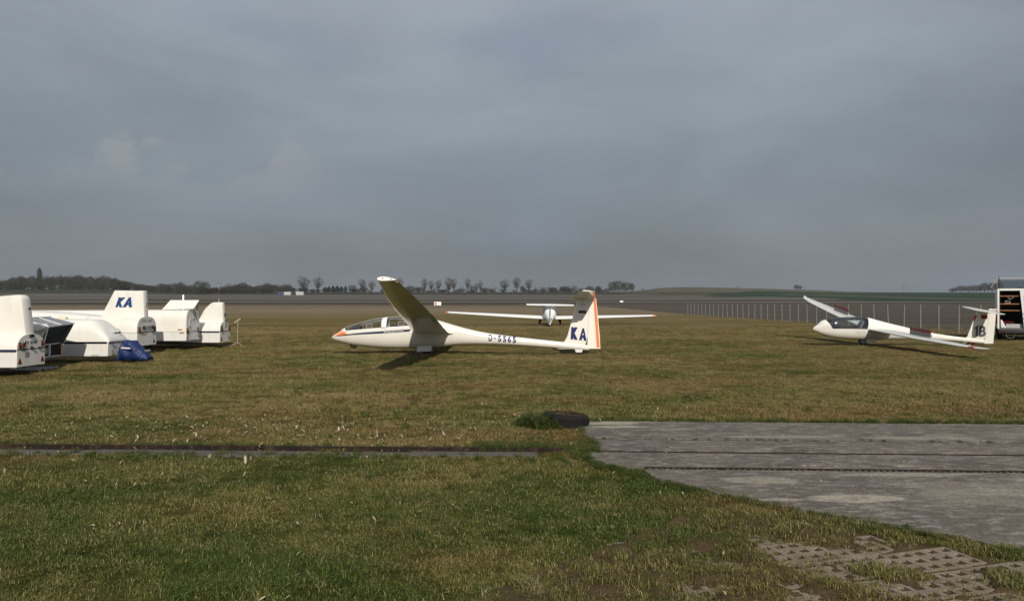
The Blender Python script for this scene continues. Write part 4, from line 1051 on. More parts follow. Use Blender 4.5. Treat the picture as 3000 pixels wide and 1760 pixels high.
fsm = [(.62, 3.9, 1.45, 0, .085, 0), (1.0, 4.05, 1.28, 0, .095, 0), (1.90, 4.40, .86, 0, .11, 0)]
mgw('fin', fsm, M['gelw'], 0, .62, 9, True); mgw('rudder', fsm, M['gelw'], .63, 1, 5, True)
# propeller at rest
pr = MB()
for sg in (-1, 1):
    a_ = R(152) + (0 if sg > 0 else PI)
    dv = Vector((math.cos(a_), 0, math.sin(a_))); tv = Vector((-math.sin(a_), 0, math.cos(a_)))
    pr.loft([[Vector((0, 2.36, .81)) + dv * r_ + tv * (w_ * sx_) + Vector((0, dy, 0)) for sx_, dy in ((-1, .03), (1, .03), (1, .05), (-1, .05))] for r_, w_ in ((.05, .05), (.3, .075), (.6, .065), (.86, .03))])
pr.build('propeller', M['dark'], mg)
m = MB(); m.loft([[(r_ * math.cos(2*PI*k/16), y_, .81 + r_ * math.sin(2*PI*k/16)) for k in range(16)] for y_, r_ in ((2.25, .14), (2.38, .12), (2.5, .06), (2.54, .005))]); m.build('spinner', M['gelw'], mg, 60)
for o in list(mg.children):          # the airframe sits nose-high on its tail wheel
    o.data.transform(Matrix.Rotation(R(5.0), 4, 'X')); o.parent = MG
bpy.data.objects.remove(mg)
for sg in (-1, 1):
    t_ = wheel('main_wheel', MG, (sg * .78, .1, .19), .19, .15, M['rubber'], M['lgrey'], 'x')
    m = MB(); m.tube([(sg * .35, .05, .62), (sg * .6, .08, .42), (sg * .72, .1, .20)], [.05, .04, .035], 8); m.build('gear_leg', M['dark'], MG)
wheel('tail_wheel', MG, (0, -5.0, .09), .09, .06, M['rubber'], M['lgrey'], 'x')
m = MB(); m.tube([(0, -4.7, .15), (0, -4.98, .1)], .02, 6); m.build('tail_spring', M['dark'], MG)
# ------------------------------------------------------------------ glider trailers
def tri_reflector(parent, c, s):
    """red warning triangle on an end panel facing +x; c = centre of its foot"""
    m = MB(); x, y, z = c
    m.prism([(y - s/2, z), (y + s/2, z), (y, z + s * 1.0)], x, x + .008, 'x'); return m.build('reflector', M['redl'], parent)

def sect(W, zb, zs, zt, crown=0.35, n=7, power=2.4):
    """half outlines of a trailer: straight box to the strip, rounded cover above; (y, z) list, closed"""
    up = []
    for k in range(n + 1):
        a = PI / 2 * k / n
        up.append((W * math.cos(a) ** (2 / power), zs + (zt - zs) * math.sin(a) ** (2 / power)))
    right = [(W * .985, zb), (W, zb + .02), (W, zs)] + up[1:]
    left = [(-y, z) for y, z in right[::-1]]
    return right + left[1:]

def trailer(label, X0, D1, w, zb, zs, zt, length=8.6, fin=None, strip=True, nose=2.2, name='glider_trailer', lift=0.10, power=2.4):
    """rear panel at local x=0 facing +x, body runs towards -x; local y=0 is the centre line"""
    T = empty(name, (X0, D1 + w / 2, 0)); tag(T, label, 'trailer', 'glider trailers parked in a row')
    W = w / 2
    # lower tub
    m = MB(); xs = [0, -length + nose * 1.1, -length + nose * .5, -length]
    ws = [1, 1, .86, .55]
    m.loft([[(x, -W * k, zb), (x, -W * k, zs), (x, W * k, zs), (x, W * k, zb)] for x, k in zip(xs, ws)])
    m.build('tub', M['alu_w'], T, bevel=.012)
    # cover
    m = MB(); rings = []
    L0 = length
    for x in [-.012, -.05, -.4, -1.2, -2.4, -4, -L0 + nose, -L0 + nose * .7, -L0 + nose * .4, -L0 + nose * .15, -L0 + .02]:
        f = max(0.0, (x - (-L0 + nose)) / -nose) if x < -L0 + nose else 0.0
        k = 1 - .45 * f ** 2; zt_ = zs + (zt + lift * float(sstep(0.5, 4.0, -x)) - zs) * (1 - .62 * f ** 2.2)
        if x > -.03: k *= .985
        full = sect(W * k * 1.012, zs + .004, zs + .012, zt_, power=power)
        rings.append([(x, y, z) for y, z in full])
    m.loft(rings); m.build('cover', M['trail'], T, 50)
    if strip:
        for sg in (-1, 1):
            m = MB(); m.loft([[(x, sg * (W * k * 1.015), zs - .028), (x, sg * (W * k * 1.015 + .012), zs - .022), (x, sg * (W * k * 1.015 + .012), zs + .022), (x, sg * (W * k * 1.015), zs + .028)] for x, k in ((.0, 1), (-length + nose * 1.1, 1), (-length + nose * .5, .86))])
            m.build('rubbing_strip', M['navy'], T)
    for xs_ in (-1.62, -4.6):      # joint between cover sections
        m = MB(); zt_ = zt + lift * float(sstep(0.5, 4.0, -xs_)); o_ = sect(W * 1.0165, zs + .03, zs + .035, zt_ + .004, power=power)
        m.loft([[(xs_ + dx, y, z) for y, z in o_] for dx in (-.006, .006)], True, False, False); m.build('cover_joint', M['lgrey'], T)
    # chassis, axle and wheels under the middle, drawbar at the nose
    m = MB(); m.box(-length + .3, -.3, -W * .6, -W * .5, zb - .07, zb); m.box(-length + .3, -.3, W * .5, W * .6, zb - .07, zb); m.build('chassis', M['dsteel'], T)
    for sg in (-1, 1): wheel('wheel', T, (-length * .52, sg * (W * .9), .27), .27, .16, M['rubber'], M['lgrey'])
    m = MB(); m.tube([(-length + .1, 0, zb + .1), (-length - 1.1, 0, .38)], .035, 8); m.build('drawbar', M['dsteel'], T)
    return T

def fin_cover(T, pts, th, zbase, mat_=None, r=.06):
    """tail housing: side outline pts (x, z) given base-front, top-front ... top-rear, base-rear; rounded in plan"""
    m = MB(); rings = []
    for y, s in ((-th/2, .90), (-th/2 * .93, .965), (-th/2 * .7, 1.0), (th/2 * .7, 1.0), (th/2 * .93, .965), (th/2, .90)):
        cx = sum(p[0] for p in pts) / len(pts); zt = max(p[1] for p in pts)
        ring = []
        for x, z in pts:
            inset = (1 - s) * .5
            xx = x + (inset * (1 if x < cx else -1)); zz = z - (inset if z > zbase + .15 else 0)
            ring.append((xx, y, zz))
        rings.append(ring)
    m.loft(rings); return m.build('tail_housing', mat_ or M['trail'], T, 38)

def rounded(pts, r=0.06, n=4, skip=(0, -1)):
    out = []; N_ = len(pts)
    for i, p in enumerate(pts):
        if i in (0, N_ - 1): out.append(p); continue
        a, b = Vector(pts[i-1]), Vector(pts[i+1]); p = Vector(p)
        d1 = (a - p); d2 = (b - p); rr = min(r, d1.length * .45, d2.length * .45)
        p1 = p + d1.normalized() * rr; p2 = p + d2.normalized() * rr
        for k in range(n + 1):
            t = k / n; q = (1-t)**2 * p1 + 2*t*(1-t) * p + t*t * p2; out.append((q.x, q.y))
    return out

def lamp(T, y, z, h=.115, w=.06, mat2=None):
    m = MB(); m.box(0.012, .045, y - w/2, y + w/2, z - h/2, z + h/2); o = m.build('tail_lamp', M['redl'], T, bevel=.008)
    m = MB(); m.box(0.02, .049, y - w/2 + .006, y + w/2 - .006, z + h*.12, z + h/2 - .006); m.build('indicator_lens', mat2 or M['amber'], o)
    m = MB(); m.box(0.004, .03, y - w/2 - .012, y + w/2 + .012, z - h/2 - .012, z + h/2 + .012); m.build('lamp_housing', M['dark'], o)

def handle(T, y, z, L=.13, x=0.0):
    m = MB(); m.box(x + .005, x + .03, y - .02, y + .02, z - .018, z + .018); m.box(x + .028, x + .045, y - L/2, y + L/2, z - .010, z + .012); return m.build('latch_handle', M['black'], T)

def plate(T, y, z, w, h, text, x=0.0):
    m = MB(); m.box(x + .004, x + .016, y - w/2, y + w/2, z - h/2, z + h/2); p = m.build('number_plate', M['whitep'], T, bevel=.003)
    m = MB(); m.box(x + .005, x + .0185, y - w/2 + .004, y - w/2 + w * .09, z - h/2 + .006, z + h/2 - .006); m.build('plate_band', M['blue2'], p)
    lettering('plate_lettering', text, flat_map((x + .0195, y - w/2 + w*.12, z - h*.28), (0, w * .82, 0), (0, 0, h * .56)), M['black'], p, .02)
    return p

def end_panel(T, W, zb, zs, zt, mat_=None, grow=.985, power=2.4, split=True):
    pts = sect(W * grow, zs + .006, zs + .012, zt, power=power)
    m = MB(); m.prism(pts, -.03, .012, 'x'); e = m.build('end_panel', mat_ or M['trail'], T, 60)
    m = MB(); m.prism([(-W * grow, zb + .01), (W * grow, zb + .01), (W * grow, zs - .008), (-W * grow, zs - .008)], -.03, .012, 'x'); m.build('tailgate', mat_ or M['alu_w'], T, bevel=.006)
    m = MB(); m.box(-.01, .010, -W * grow + .004, W * grow - .004, zs - .0085, zs + .0065); m.build('panel_seam', M['dark'], T)
    return e

def ftxt(T, s, y0, y1_, z0, z1_, m_, x=.014, bold=0.0, shear=0.0, name='lettering'):
    return lettering(name, s, flat_map((x, y0, z0), (0, y1_ - y0, 0), (0, 0, z1_ - z0)), m_, T, bold, shear)

# --- T1: nearest, half out of frame
w = 1.02
T = trailer('white trailer with tall rounded tail housing and two red triangles, cut by the frame edge', -11.09, 16.8, w, .19, .57, .93)
end_panel(T, w/2, .19, .57, .93)
tb = fin_cover(T, rounded([(-1.55, .80), (-1.30, 1.60), (-.62, 1.80), (-.11, 1.835), (.012, .80)], .13), .34, .8)
lamp(T, -.40, .68); lamp(T, .40, .70); plate(T, -.01, .735, .46, .13, 'SK UB 808')
m = MB(); m.box(.012, .035, -.30, -.24, .64, .75); m.build('fog_lamp', M['redl'], T, bevel=.006)
for y in (-.28, .28): handle(T, y, .60)
m = MB(); m.box(.01, .03, -.02, .02, .575, .65); m.box(.02, .05, -.045, .045, .60, .625); m.build('latch_handle', M['black'], T)
m = MB(); m.tube([(.005, -.01, .885), (.05, -.01, .885)], .035, 12); m.box(.02, .05, -.09, .07, .865, .905); m.build('plate_lamp', M['black'], T)
tri_reflector(T, (.012, -.41, .27), .13); tri_reflector(T, (.012, .40, .275), .13)
ftxt(T, '100', -.22, -.07, .39, .50, M['dred'], bold=.02)
m = MB(); m.tube([(.0, -.0, 1.51), (-.03, 0, 1.51)], .03, 12)
m.v = [(x + .02 - .03, y, z) for x, y, z in m.v]; m.build('housing_badge', M['dark'], T)

# --- T2: open trailer with the hatch propped up
w = 1.08; X0 = -11.72; D1 = 18.55
T = empty('glider_trailer', (X0, D1 + w/2, 0)); tag(T, 'open trailer with tilted grey hatch and dark interior between two white trailers', 'trailer', 'glider trailers parked in a row')
W = w/2; zb, zt = .24, 1.12
m = MB(); L_ = 8.4
m.box(-L_, -.02, -W, W, zb - .02, zb + .02); m.build('floor', M['dsteel'], T)
for sg in (-1, 1):
    m = MB(); y0, y1_ = (sg * W, sg * (W - .025)); y0, y1_ = min(y0, y1_), max(y0, y1_)
    m.prism([(-L_, zb + .02), (-.06, zb + .02), (-.02, .55), (.26, zt - .06), (.22, zt), (-L_, zt)], y0, y1_); m.build('side_wall', M['alu_w'] if sg < 0 else M['tub'], T)  # far wall in darker grey: the shade under the hatch is put into its colour
m = MB(); m.box(-L_, -.45, -W + .026, W - .026, zt - .03, zt + .005); m.build('roof', M['alu_w'], T)
m = MB(); m.box(-L_ + .1, -L_ + .13, -W + .026, W - .026, zb + .02, zt - .03); m.build('front_wall', M['alu_w'], T)
m = MB(); m.hexa([(-.30, -W, 1.215), (.28, -W - .02, 1.02), (.28, W + .02, 1.085), (-.30, W, 1.235), (-.30, -W, 1.24), (.29, -W - .02, 1.045), (.29, W + .02, 1.11), (-.30, W, 1.26)])
h_ = m.build('hatch', M['steel'], T, bevel=.004)
m = MB(); m.hexa([(-.26, -.06, 1.255), (.285, -.05, 1.082), (.285, .0, 1.085), (-.26, -.01, 1.258), (-.26, -.06, 1.268), (.29, -.05, 1.095), (.29, .0, 1.098), (-.26, -.01, 1.27)]); m.build('hatch_rib', M['alu_w'], h_)
m = MB(); m.tube([(-.35, -W - .02, 1.265), (-.35, W + .02, 1.275)], .022, 8); m.build('hinge_tube', M['alu_w'], h_, 60)
for y in (-.3, .33):
    m = MB(); m.box(.12, .24, y - .02, y + .02, 1.09, 1.105); m.v = [(x, yy, z + .02 + .03 * yy - (x - .12) * .33) for x, yy, z in m.v]; m.build('hatch_latch', M['black'], h_)
m = MB(); m.tube([(.2, W - .06, 1.07), (-.05, W - .07, .80)], .012, 6); m.build('gas_strut', M['black'], T)
m = MB(); m.box(-.06, -.02, -W, W, zb, zb + .05); m.box(-.06, -.02, -.02, .02, zb, .60); m.box(-.06, -.02, W - .10, W - .06, zb, .58); m.tube([(-.04, -W + .03, .58), (-.04, W - .03, .60)], .016, 6); m.build('rear_frame', M['alu_w'], T)
m = MB(); m.box(-.05, .0, W - .12, W, .30, .62); m.build('tail_lamp_board', M['redl'], T, bevel=.01)
m = MB(); m.hexa([(-.9, -.30, .3), (-.75, -.30, .3), (-.75, -.27, .3), (-.9, -.27, .3), (-.25, .02, 1.02), (-.1, .02, 1.02), (-.1, .05, 1.02), (-.25, .05, 1.02)]); m.build('inner_ramp', M['lgrey'], T)
m = MB(); m.box(-1.3, -1.25, -W + .03, W - .03, zb + .02, zt - .04); m.build('inner_bulkhead', M['tub'], T)
m = MB(); n = 18
m.loft([[(x, .16 + r_ * .8 * math.cos(2*PI*k/n), .50 + r_ * 1.15 * math.sin(2*PI*k/n)) for k in range(n)] for x, r_ in ((-.95, .20), (-.6, .19), (-.35, .12), (-.25, .02))]); m.build('stowed_fuselage', M['lgrey'], T, 60)
wheel('dolly_wheel', T, (-.22, .10, .42), .15, .08, M['rubber'], M['lgrey'], 'x')
for sg in (-1, 1): wheel('wheel', T, (-4.4, sg * (W * .9), .27), .27, .16, M['rubber'], M['lgrey'])
m = MB(); m.box(-L_ + .3, -.3, -.35, -.28, zb - .09, zb - .021); m.box(-L_ + .3, -.3, .28, .35, zb - .09, zb - .021); m.build('chassis', M['dsteel'], T)
# canvas bundle hung over its near wall
bm = bmesh.new(); bmesh.ops.create_icosphere(bm, subdivisions=4, radius=1)
for v in bm.verts:
    n_ = mnoise.fractal(v.co * 2.2 + Vector((3, 1, 5)), 1, 2, 4)
    s = 1 + .22 * n_; v.co = Vector((v.co.x * .42 * s, v.co.y * .14 * s, v.co.z * .15 * s))
    if v.co.z < -.08: v.co.z = -.08 + (v.co.z + .08) * .3
me = bpy.data.meshes.new('canvas_bundle'); bm.to_mesh(me); bm.free()
o = mobj('canvas_bundle', me, M['cloth'], None, 180); o.location = (X0 - .22, D1 - .10, 1.03)
tag(o, 'crumpled white canvas bundle hanging over the wall of the open trailer', 'cover')

# ramp slats lying under the near trailer
rm = empty('loading_ramp', (-11.9, 18.2, 0)); tag(rm, 'grey slatted loading ramp lying on the grass under the near trailers', 'ramp')
for k in range(4):
    m = MB(); y = -.42 + k * .27; m.hexa([(-1.6, y, .05), (.62 - k * .03, y + .10, .02), (.62 - k * .03, y + .24, .02), (-1.6, y + .14, .05), (-1.6, y, .09), (.62 - k * .03, y + .10, .055), (.62 - k * .03, y + .24, .055), (-1.6, y + .14, .09)]); m.build('slat', M['steel'], rm, bevel=.004)
for x in (-1.2, .45): m = MB(); m.box(x, x + .06, -.42, .62, .0, .03); m.build('cross_bar', M['steel'], rm)

# --- T3: low trailer with sloped nose towards us
w = 1.06; X0 = -11.03; D1 = 20.5
T = empty('glider_trailer', (X0, D1 + w/2, 0)); tag(T, 'low white trailer with sloped nose and a dark strip, beside the blue cover', 'trailer', 'glider trailers parked in a row')
W = w/2; zb, zs, zt = .18, .555, 1.185; L_ = 8.4
m = MB(); m.loft([[(x, -W, zb), (x, -W, zs), (x, W, zs), (x, W, zb)] for x in (-L_, 0)]); m.build('tub', M['alu_w'], T, bevel=.015)
m = MB(); rings = []
for x, zt_, k in ((-L_, 1.12, .97), (-4, 1.16, 1), (-1.4, 1.19, 1), (-.62, 1.185, 1), (-.50, 1.16, .995), (-.36, 1.06, .985), (-.2, .90, .965), (-.06, .73, .945), (.0, .64, .93), (.012, .575, .925)):
    rings.append([(x, y, z) for y, z in sect(W * k * 1.01, zs + .004, zs + .012, zt_, power=3.4 if x < -.3 else 4.5)])
m.loft(rings); m.build('cover', M['trail'], T, 32)
for sg in (-1, 1): m = MB(); m.box(-L_, -.02, sg * W * 1.012 - .008, sg * W * 1.012 + .012 * sg + .004, zs - .022, zs + .024); m.build('rubbing_strip', M['navy'], T)
m = MB(); m.box(.0, .012, -W + .01, W - .01, zs - .01, zs + .006); m.build('panel_seam', M['dark'], T)
# inspection flap with a lock on the nose slope
m = MB(); pts = rounded([(-.20, 0), (-.20, .30), (.20, .30), (.20, 0)], .06)
m.loft([[Vector((-.10 - .30 * (v_ + 0.02), u + .16, .80 + .33 * v_)) + Vector((dx, 0, dx * .8)) for u, v_ in pts] for dx in (.012, .024)]); m.build('flap', M['trail'], T, 40)
m = MB(); m.tube([(-.05, .14, .80), (-.02, .14, .82)], .022, 10); m.build('lock', M['black'], T)
m = MB(); m.loft([[(-1.62 + x, y + .1, z) for x, y in ((-.13, -.07), (.13, -.07), (.13, .07), (-.13, .07))] if z < 1.24 else [(-1.62 + x * .75, y * .8 + .1, z) for x, y in ((-.13, -.07), (.13, -.07), (.13, .07), (-.13, .07))] for z in (1.17, 1.225, 1.245)]); m.build('roof_vent', M['ivory'], T, bevel=.01)
m = MB(); m.box(-.46, -.24, -W - .006, -W, zb + .01, zb + .055); m.build('side_marker', M['lgrey'], T)
handle(T, -.36, zs - .01, .12)
m = MB(); m.tube([(.0, -.3, .28), (.08, -.3, .28), (.12, .1, .26)], .015, 6); m.tube([(0, -.3, .22), (.0, -.3, .36)], .02, 6); m.build('tow_bracket', M['dsteel'], T)
m = MB(); m.tube([(-.4, 0, .2), (.9, 0, .30)], .04, 8); m.build('drawbar', M['dsteel'], T)
wheel('jockey_wheel', T, (.40, .1, .10), .10, .06, M['rubber'], M['lgrey'])
for sg in (-1, 1): wheel('wheel', T, (-4.2, sg * (W * .86), .25), .25, .15, M['rubber'], M['lgrey'])
for k in range(7): m = MB(); m.box(-.20, -.188, -W - .004, -W + .002, .24 + k * .045, .258 + k * .045); m.build('seal_tape', M['lgrey'], T)

# blue tarpaulin over the drawbar
bm = bmesh.new(); bmesh.ops.create_grid(bm, x_segments=44, y_segments=30, size=1)
prof_t = [(-.36, .50), (-.30, .59), (-.20, .60), (.0, .57), (.12, .46), (.22, .33), (.34, .24), (.42, .20)]
for v in bm.verts:
    u, t = v.co.x, v.co.y
    x = -.34 + .76 * (u + 1) / 2
    ht = float(np.interp(x, [p[0] for p in prof_t], [p[1] for p in prof_t])); wd = .24 * (1 - .35 * (u + 1) / 2)
    a = t * PI / 2
    y = wd * math.copysign(abs(math.sin(a)) ** .6, a); z = ht * (abs(math.cos(a)) ** .45)
    end = max(0, abs(u) - .86) / .14
    z *= (1 - .75 * end); x += (.04 if u > 0 else -.03) * end
    n_ = mnoise.fractal(Vector((x * 5, y * 6, z * 5)), 1, 2, 4)
    fold = .018 * math.sin(x * 19 + z * 11 + 2.6 * n_) + .008 * math.sin(x * 41 - z * 23 + 2 * n_)
    v.co = Vector((x + .02 * n_, y + fold + .03 * n_, max(.05, z * .93 + .02 * n_ + .05)))
me = bpy.data.meshes.new('drawbar_cover'); bm.to_mesh(me); bm.free()
o = mobj('drawbar_cover', me, M['bluec'], None, 180); o.location = (-10.56, 21.0, 0); o.rotation_euler = (0, 0, R(-4))
sd = o.modifiers.new('s', 'SOLIDIFY'); sd.thickness = .008
tag(o, 'crumpled royal blue cover draped over a trailer drawbar on the grass', 'cover')
m = MB(); m.box(-.20, .055, -.292, -.286, .385, .418); m.v = [(x, y, z - .05 * (x + .2)) for x, y, z in m.v]; m.build('name_strip', M['cloth'], o)

# --- T4: KA trailer with big fin
w = 1.28; X0 = -11.65; D1 = 23.3
T = trailer('white trailer with tall slanted tail housing lettered KA in blue', X0, D1, w, .28, .70, 1.20, length=9.0, lift=.23, strip=False, power=2.9)
end_panel(T, w/2, .28, .70, 1.20, power=2.9)
fin_cover(T, rounded([(-1.42, 1.15), (-.965, 2.035), (-.03, 2.02), (.012, 1.10)], .03), .30, 1.1)
for ch, xa_, xb_ in (('K', -.885, -.60), ('A', -.66, -.335)):
    lettering('lettering', ch, flat_map((xa_ - .03, -.158, 1.50), (xb_ - xa_ - .02, 0, 0), (.055, 0, .315)), M['blue2'], T, .10, .25 if ch == 'K' else .12)
lettering('lettering', 'COBRA', flat_map((-1.15, -w/2 - .013, .835), (.46, 0, 0), (0, 0, .065)), M['dred'], T, .0, .2)
ftxt(T, 'SG 65 ', -.34, .36, 1.03, 1.115, M['grey'], .016, 0, .25)
m = MB(); m.box(.016, .03, -.15, .25, .795, .925); p_ = m.build('number_plate', M['lgrey'], T, bevel=.004)
for z_ in (.835, .875): m = MB(); m.box(.02, .033, -.02, .23, z_, z_ + .012); m.build('plate_line', M['grey'], p_)
for y in (-.23, .36): m = MB(); m.box(.012, .06, y - .05, y + .05, .80, .91); m.build('plate_lamp', M['black'], T, bevel=.01)
lamp(T, -.50, .80, .15, .07); lamp(T, .52, .80, .15, .07)
handle(T, -.30, .715, .2); handle(T, .36, .715, .2)
tri_reflector(T, (.012, .46, .36), .14)
ftxt(T, '100', .36, .36, 1.5, 1.6, M['grey']) if False else None
m = MB(); m.box(-.012, .004, -.06, .07, 1.52, 1.66); m.v = [(x - .0, y, z) for x, y, z in m.v]; m.build('housing_sticker', M['lgrey'], T)

# --- T5: round-topped trailer with its roof flap raised
w = 1.10; X0 = -11.29; D1 = 26.0
T = trailer('round-topped white trailer with its narrow roof flap swung open', X0, D1, w, .32, .62, 1.40, length=8.2, strip=False, power=4.2, lift=-.02)
end_panel(T, w/2, .32, .62, 1.40, M['alu_w'], power=4.2)
m = MB(); m.hexa([(-.95, -.30, 1.40), (.16, -.30, 1.43), (.16, -.28, 1.43), (-.95, -.28, 1.40), (-.80, .02, 1.735), (.22, .02, 1.735), (.22, .04, 1.735), (-.80, .04, 1.735)])
fl = m.build('roof_flap', M['trail'], T, bevel=.008)
m = MB(); m.tube([(.14, -.28, 1.44), (.20, -.05, 1.60), (.10, .15, 1.40)], .014, 6); m.tube([(.17, 0, 1.68), (.05, .2, 1.40)], .012, 6); m.build('flap_stay', M['dsteel'], fl)
lamp(T, -.46, .66, .16, .12); lamp(T, .46, .68, .16, .12)
tri_reflector(T, (.012, -.44, .38), .13); tri_reflector(T, (.012, .46, .42), .13)
m = MB(); m.box(.012, .05, -.36, -.28, .84, .90); m.tube([(.02, -.32, .9), (.03, -.26, 1.1)], .012, 6); m.build('latch_handle', M['lgrey'], T)
handle(T, .20, 1.26, .08); handle(T, .06, 1.05, .12)
m = MB(); m.tube([(.02, .1, 1.38), (.03, .28, 1.05)], .010, 6); m.build('cable', M['dsteel'], T)
m = MB(); m.box(-.28, -.12, -w/2 - .012, -w/2 + .002, .69, .73); m.box(-.22, -.06, -w/2 - .012, -w/2 + .002, .585, .615); m.build('side_marker', M['amber'], T)
# --- T6: last of the row
w = 1.04; X0 = -10.71; D1 = 27.5
T = trailer('farthest white trailer of the row with rounded tail housing, beside the tripod stand', X0, D1, w, .18, .575, .95, length=8.4)
end_panel(T, w/2, .18, .575, .95)
fin_cover(T, rounded([(-1.05, .8), (-.72, 1.40), (-.45, 1.655), (-.05, 1.665), (.012, .80)], .10), .30, .8)
lamp(T, -.36, .70, .18, .10); lamp(T, .38, .72, .18, .10)
m = MB(); m.box(.012, .022, -.10, .14, .74, .98); m.build('number_plate', M['lgrey'], T)
handle(T, -.3, .585); handle(T, .0, .585, .06); handle(T, .36, .60)
tri_reflector(T, (.012, -.37, .25), .15); tri_reflector(T, (.012, .38, .27), .15)
m = MB(); m.box(-.01, .008, -.04, .06, 1.12, 1.26); m.build('housing_sticker', M['dark'], T)
lettering('lettering', 'COBRA', flat_map((-1.15, -w/2 - .013, .70), (.42, 0, 0), (0, 0, .06)), M['dred'], T, 0, .2)
m = MB(); m.box(.02, .06, -.02, .06, .985, 1.03); m.build('plate_lamp', M['black'], T)

# wing stand: tripod with a padded cradle on a pole
ws_ = empty('wing_stand', (-10.42, 28.5, 0)); tag(ws_, 'thin tripod wing stand with tilted padded tube on top, beside the last trailer', 'stand')
m = MB(); m.tube([(0, 0, .10), (.02, 0, .96)], .014, 8); m.build('pole', M['tan'], ws_)
for a in (205, 335, 90):
    m = MB(); m.tube([(0, 0, .14), (.26 * math.cos(R(a)), .26 * math.sin(R(a)), .01)], .012, 6); m.build('leg', M['tan'], ws_)
m = MB(); m.tube([(-.13, 0, .87), (.15, 0, 1.045)], .036, 10); c_ = m.build('cradle', M['tan'], ws_, 60)
m = MB(); m.tube([(-.15, 0, .858), (-.125, 0, .874)], .038, 10); m.build('end_cap', M['dark'], c_)
m = MB(); m.tube([(.145, 0, 1.042), (.17, 0, 1.058)], .038, 10); m.build('end_cap', M['dark'], c_)

# white marker post behind the trailers
m = MB(); m.tube([(0, 0, 0), (0, 0, 2.03), (0, 0, 2.07)], [.05, .05, .02], 10)
o = m.build('marker_post', M['whitep'], None, 50); o.location = ((537 - 1500) / FPX * 40, 40, 0); tag(o, 'plain white post standing behind the round-topped trailer', 'post')

# ------------------------------------------------------------------ van with open rear door
V0 = empty('van', (21.34, 33.0, 0), (0, 0, R(-31.5))); V0.scale = (.84, 1, 1)
VM = Matrix.Translation((21.34, 33.0, 0)) @ Matrix.Rotation(R(-31.5), 4, 'Z')
def in_van(o, x, y, z): o.matrix_world = VM @ Matrix.Translation((x * .84, y, z)); return o
tag(V0, 'white van with rear door open, wooden shelves and glazed roof cabin', 'van')
Wv, Lv, Zr, Zf = 1.78, 4.9, 2.25, .50
m = MB()   # side profile extruded is left and right skins; y = away
sidep = [(0, Zf), (4.0, Zf), (4.75, .62), (4.9, .95), (4.75, 1.25), (4.2, 1.40), (3.7, 2.18), (3.4, 2.25), (.05, 2.25), (0.0, 1.9)]
for nm, x0, x1 in (('side_panel', 0, .05), ('side_panel', Wv - .05, Wv)):
    m = MB(); m.prism(sidep, x0, x1, 'x'); m.build(nm, M['gelw'], V0, bevel=.02)
m = MB(); m.box(.051, Wv - .051, .0, 3.5, Zr - .06, Zr + .005); m.build('roof', M['gelw'], V0, bevel=.02)
m = MB(); m.box(.051, Wv - .051, .0, 4.6, Zf - .05, Zf + .03); m.build('floor', M['dsteel'], V0)
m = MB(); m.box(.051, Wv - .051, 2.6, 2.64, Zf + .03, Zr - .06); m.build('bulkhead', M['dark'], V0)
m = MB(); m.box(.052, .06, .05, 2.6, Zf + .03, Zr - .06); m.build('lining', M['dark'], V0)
m = MB(); m.prism([(4.0, Zf), (4.75, .62), (4.9, .95), (4.75, 1.25), (4.2, 1.40)], .051, Wv - .051, 'x'); m.build('bonnet', M['gelw'], V0)
m = MB(); m.hexa([(.06, 4.2, 1.40), (Wv - .06, 4.2, 1.40), (Wv - .06, 4.16, 1.40), (.06, 4.16, 1.40), (.12, 3.55, 2.2), (Wv - .12, 3.55, 2.2), (Wv - .12, 3.52, 2.2), (.12, 3.52, 2.2)]); m.build('windscreen', M['dark'], V0)
# rear frame and closed right-hand leaf with a raked inner edge
m = MB(); m.box(-.012, .075, -.012, .03, Zf, Zr - .002); m.box(.076, Wv - .05, -.012, .03, 2.165, Zr - .002); m.build('rear_frame', M['gelw'], V0, bevel=.008)
dl = MB(); dl.prism([(.965, 2.16), (Wv - .05, 2.16), (Wv - .05, Zf + .02), (1.145, Zf + .02), (1.125, .70)], -.035, .0); dr = dl.build('rear_door', M['gelw'], V0, bevel=.01)
m = MB(); m.prism(rounded([(1.10, 1.98), (1.10, 1.98), (Wv - .12, 1.98), (Wv - .12, 1.30), (1.16, 1.30), (1.16, 1.30)], .05), -.042, -.034); m.build('door_pressing', M['gel2'], dr)
for z in (1.17, .97): m = MB(); m.box(1.13, 1.26, -.06, -.034, z - .02, z + .02); m.build('handle', M['black'], dr)
# left leaf folded right round against the side
m = MB(); m.box(-.065, -.015, .10, .98, Zf + .05, 2.15); do = m.build('rear_door', M['gelw'], V0, bevel=.015)
m = MB(); m.box(-.085, -.064, .2, .5, 1.15, 1.25); m.build('handle', M['black'], do)
for zt_, zb_, nm in ((1.12, .72, 'tail_lamp'),): m = MB(); m.box(-.09, -.002, -.02, .09, zb_, zt_); m.build(nm, M['redl'], V0, bevel=.015)
m = MB(); m.box(Wv - .05, Wv + .01, -.03, .05, .75, 1.15); m.build('tail_lamp', M['redl'], V0, bevel=.015)
m = MB(); m.box(.02, Wv - .02, -.10, .02, .31, .47); bp = m.build('bumper', M['dark'], V0, bevel=.03)
m = MB(); m.box(.08, .30, -.106, -.098, .37, .42); m.build('reflector', M['redl'], bp)
m = MB(); m.tube([(.35, -.02, .34), (.40, -.08, .14), (.55, -.10, .09), (.72, -.08, .14), (.74, -.02, .34)], .014, 6); m.build('tow_bar', M['dsteel'], V0)
m = MB(); m.box(.1, Wv - .1, .1, 4.2, .24, .45); m.build('underbody', M['black'], V0)
for x in (.12, Wv - .12):
    for y in (.95, 3.9): wheel('wheel', V0, (x, y, .32), .32, .2, M['rubber'], M['lgrey'], 'x')
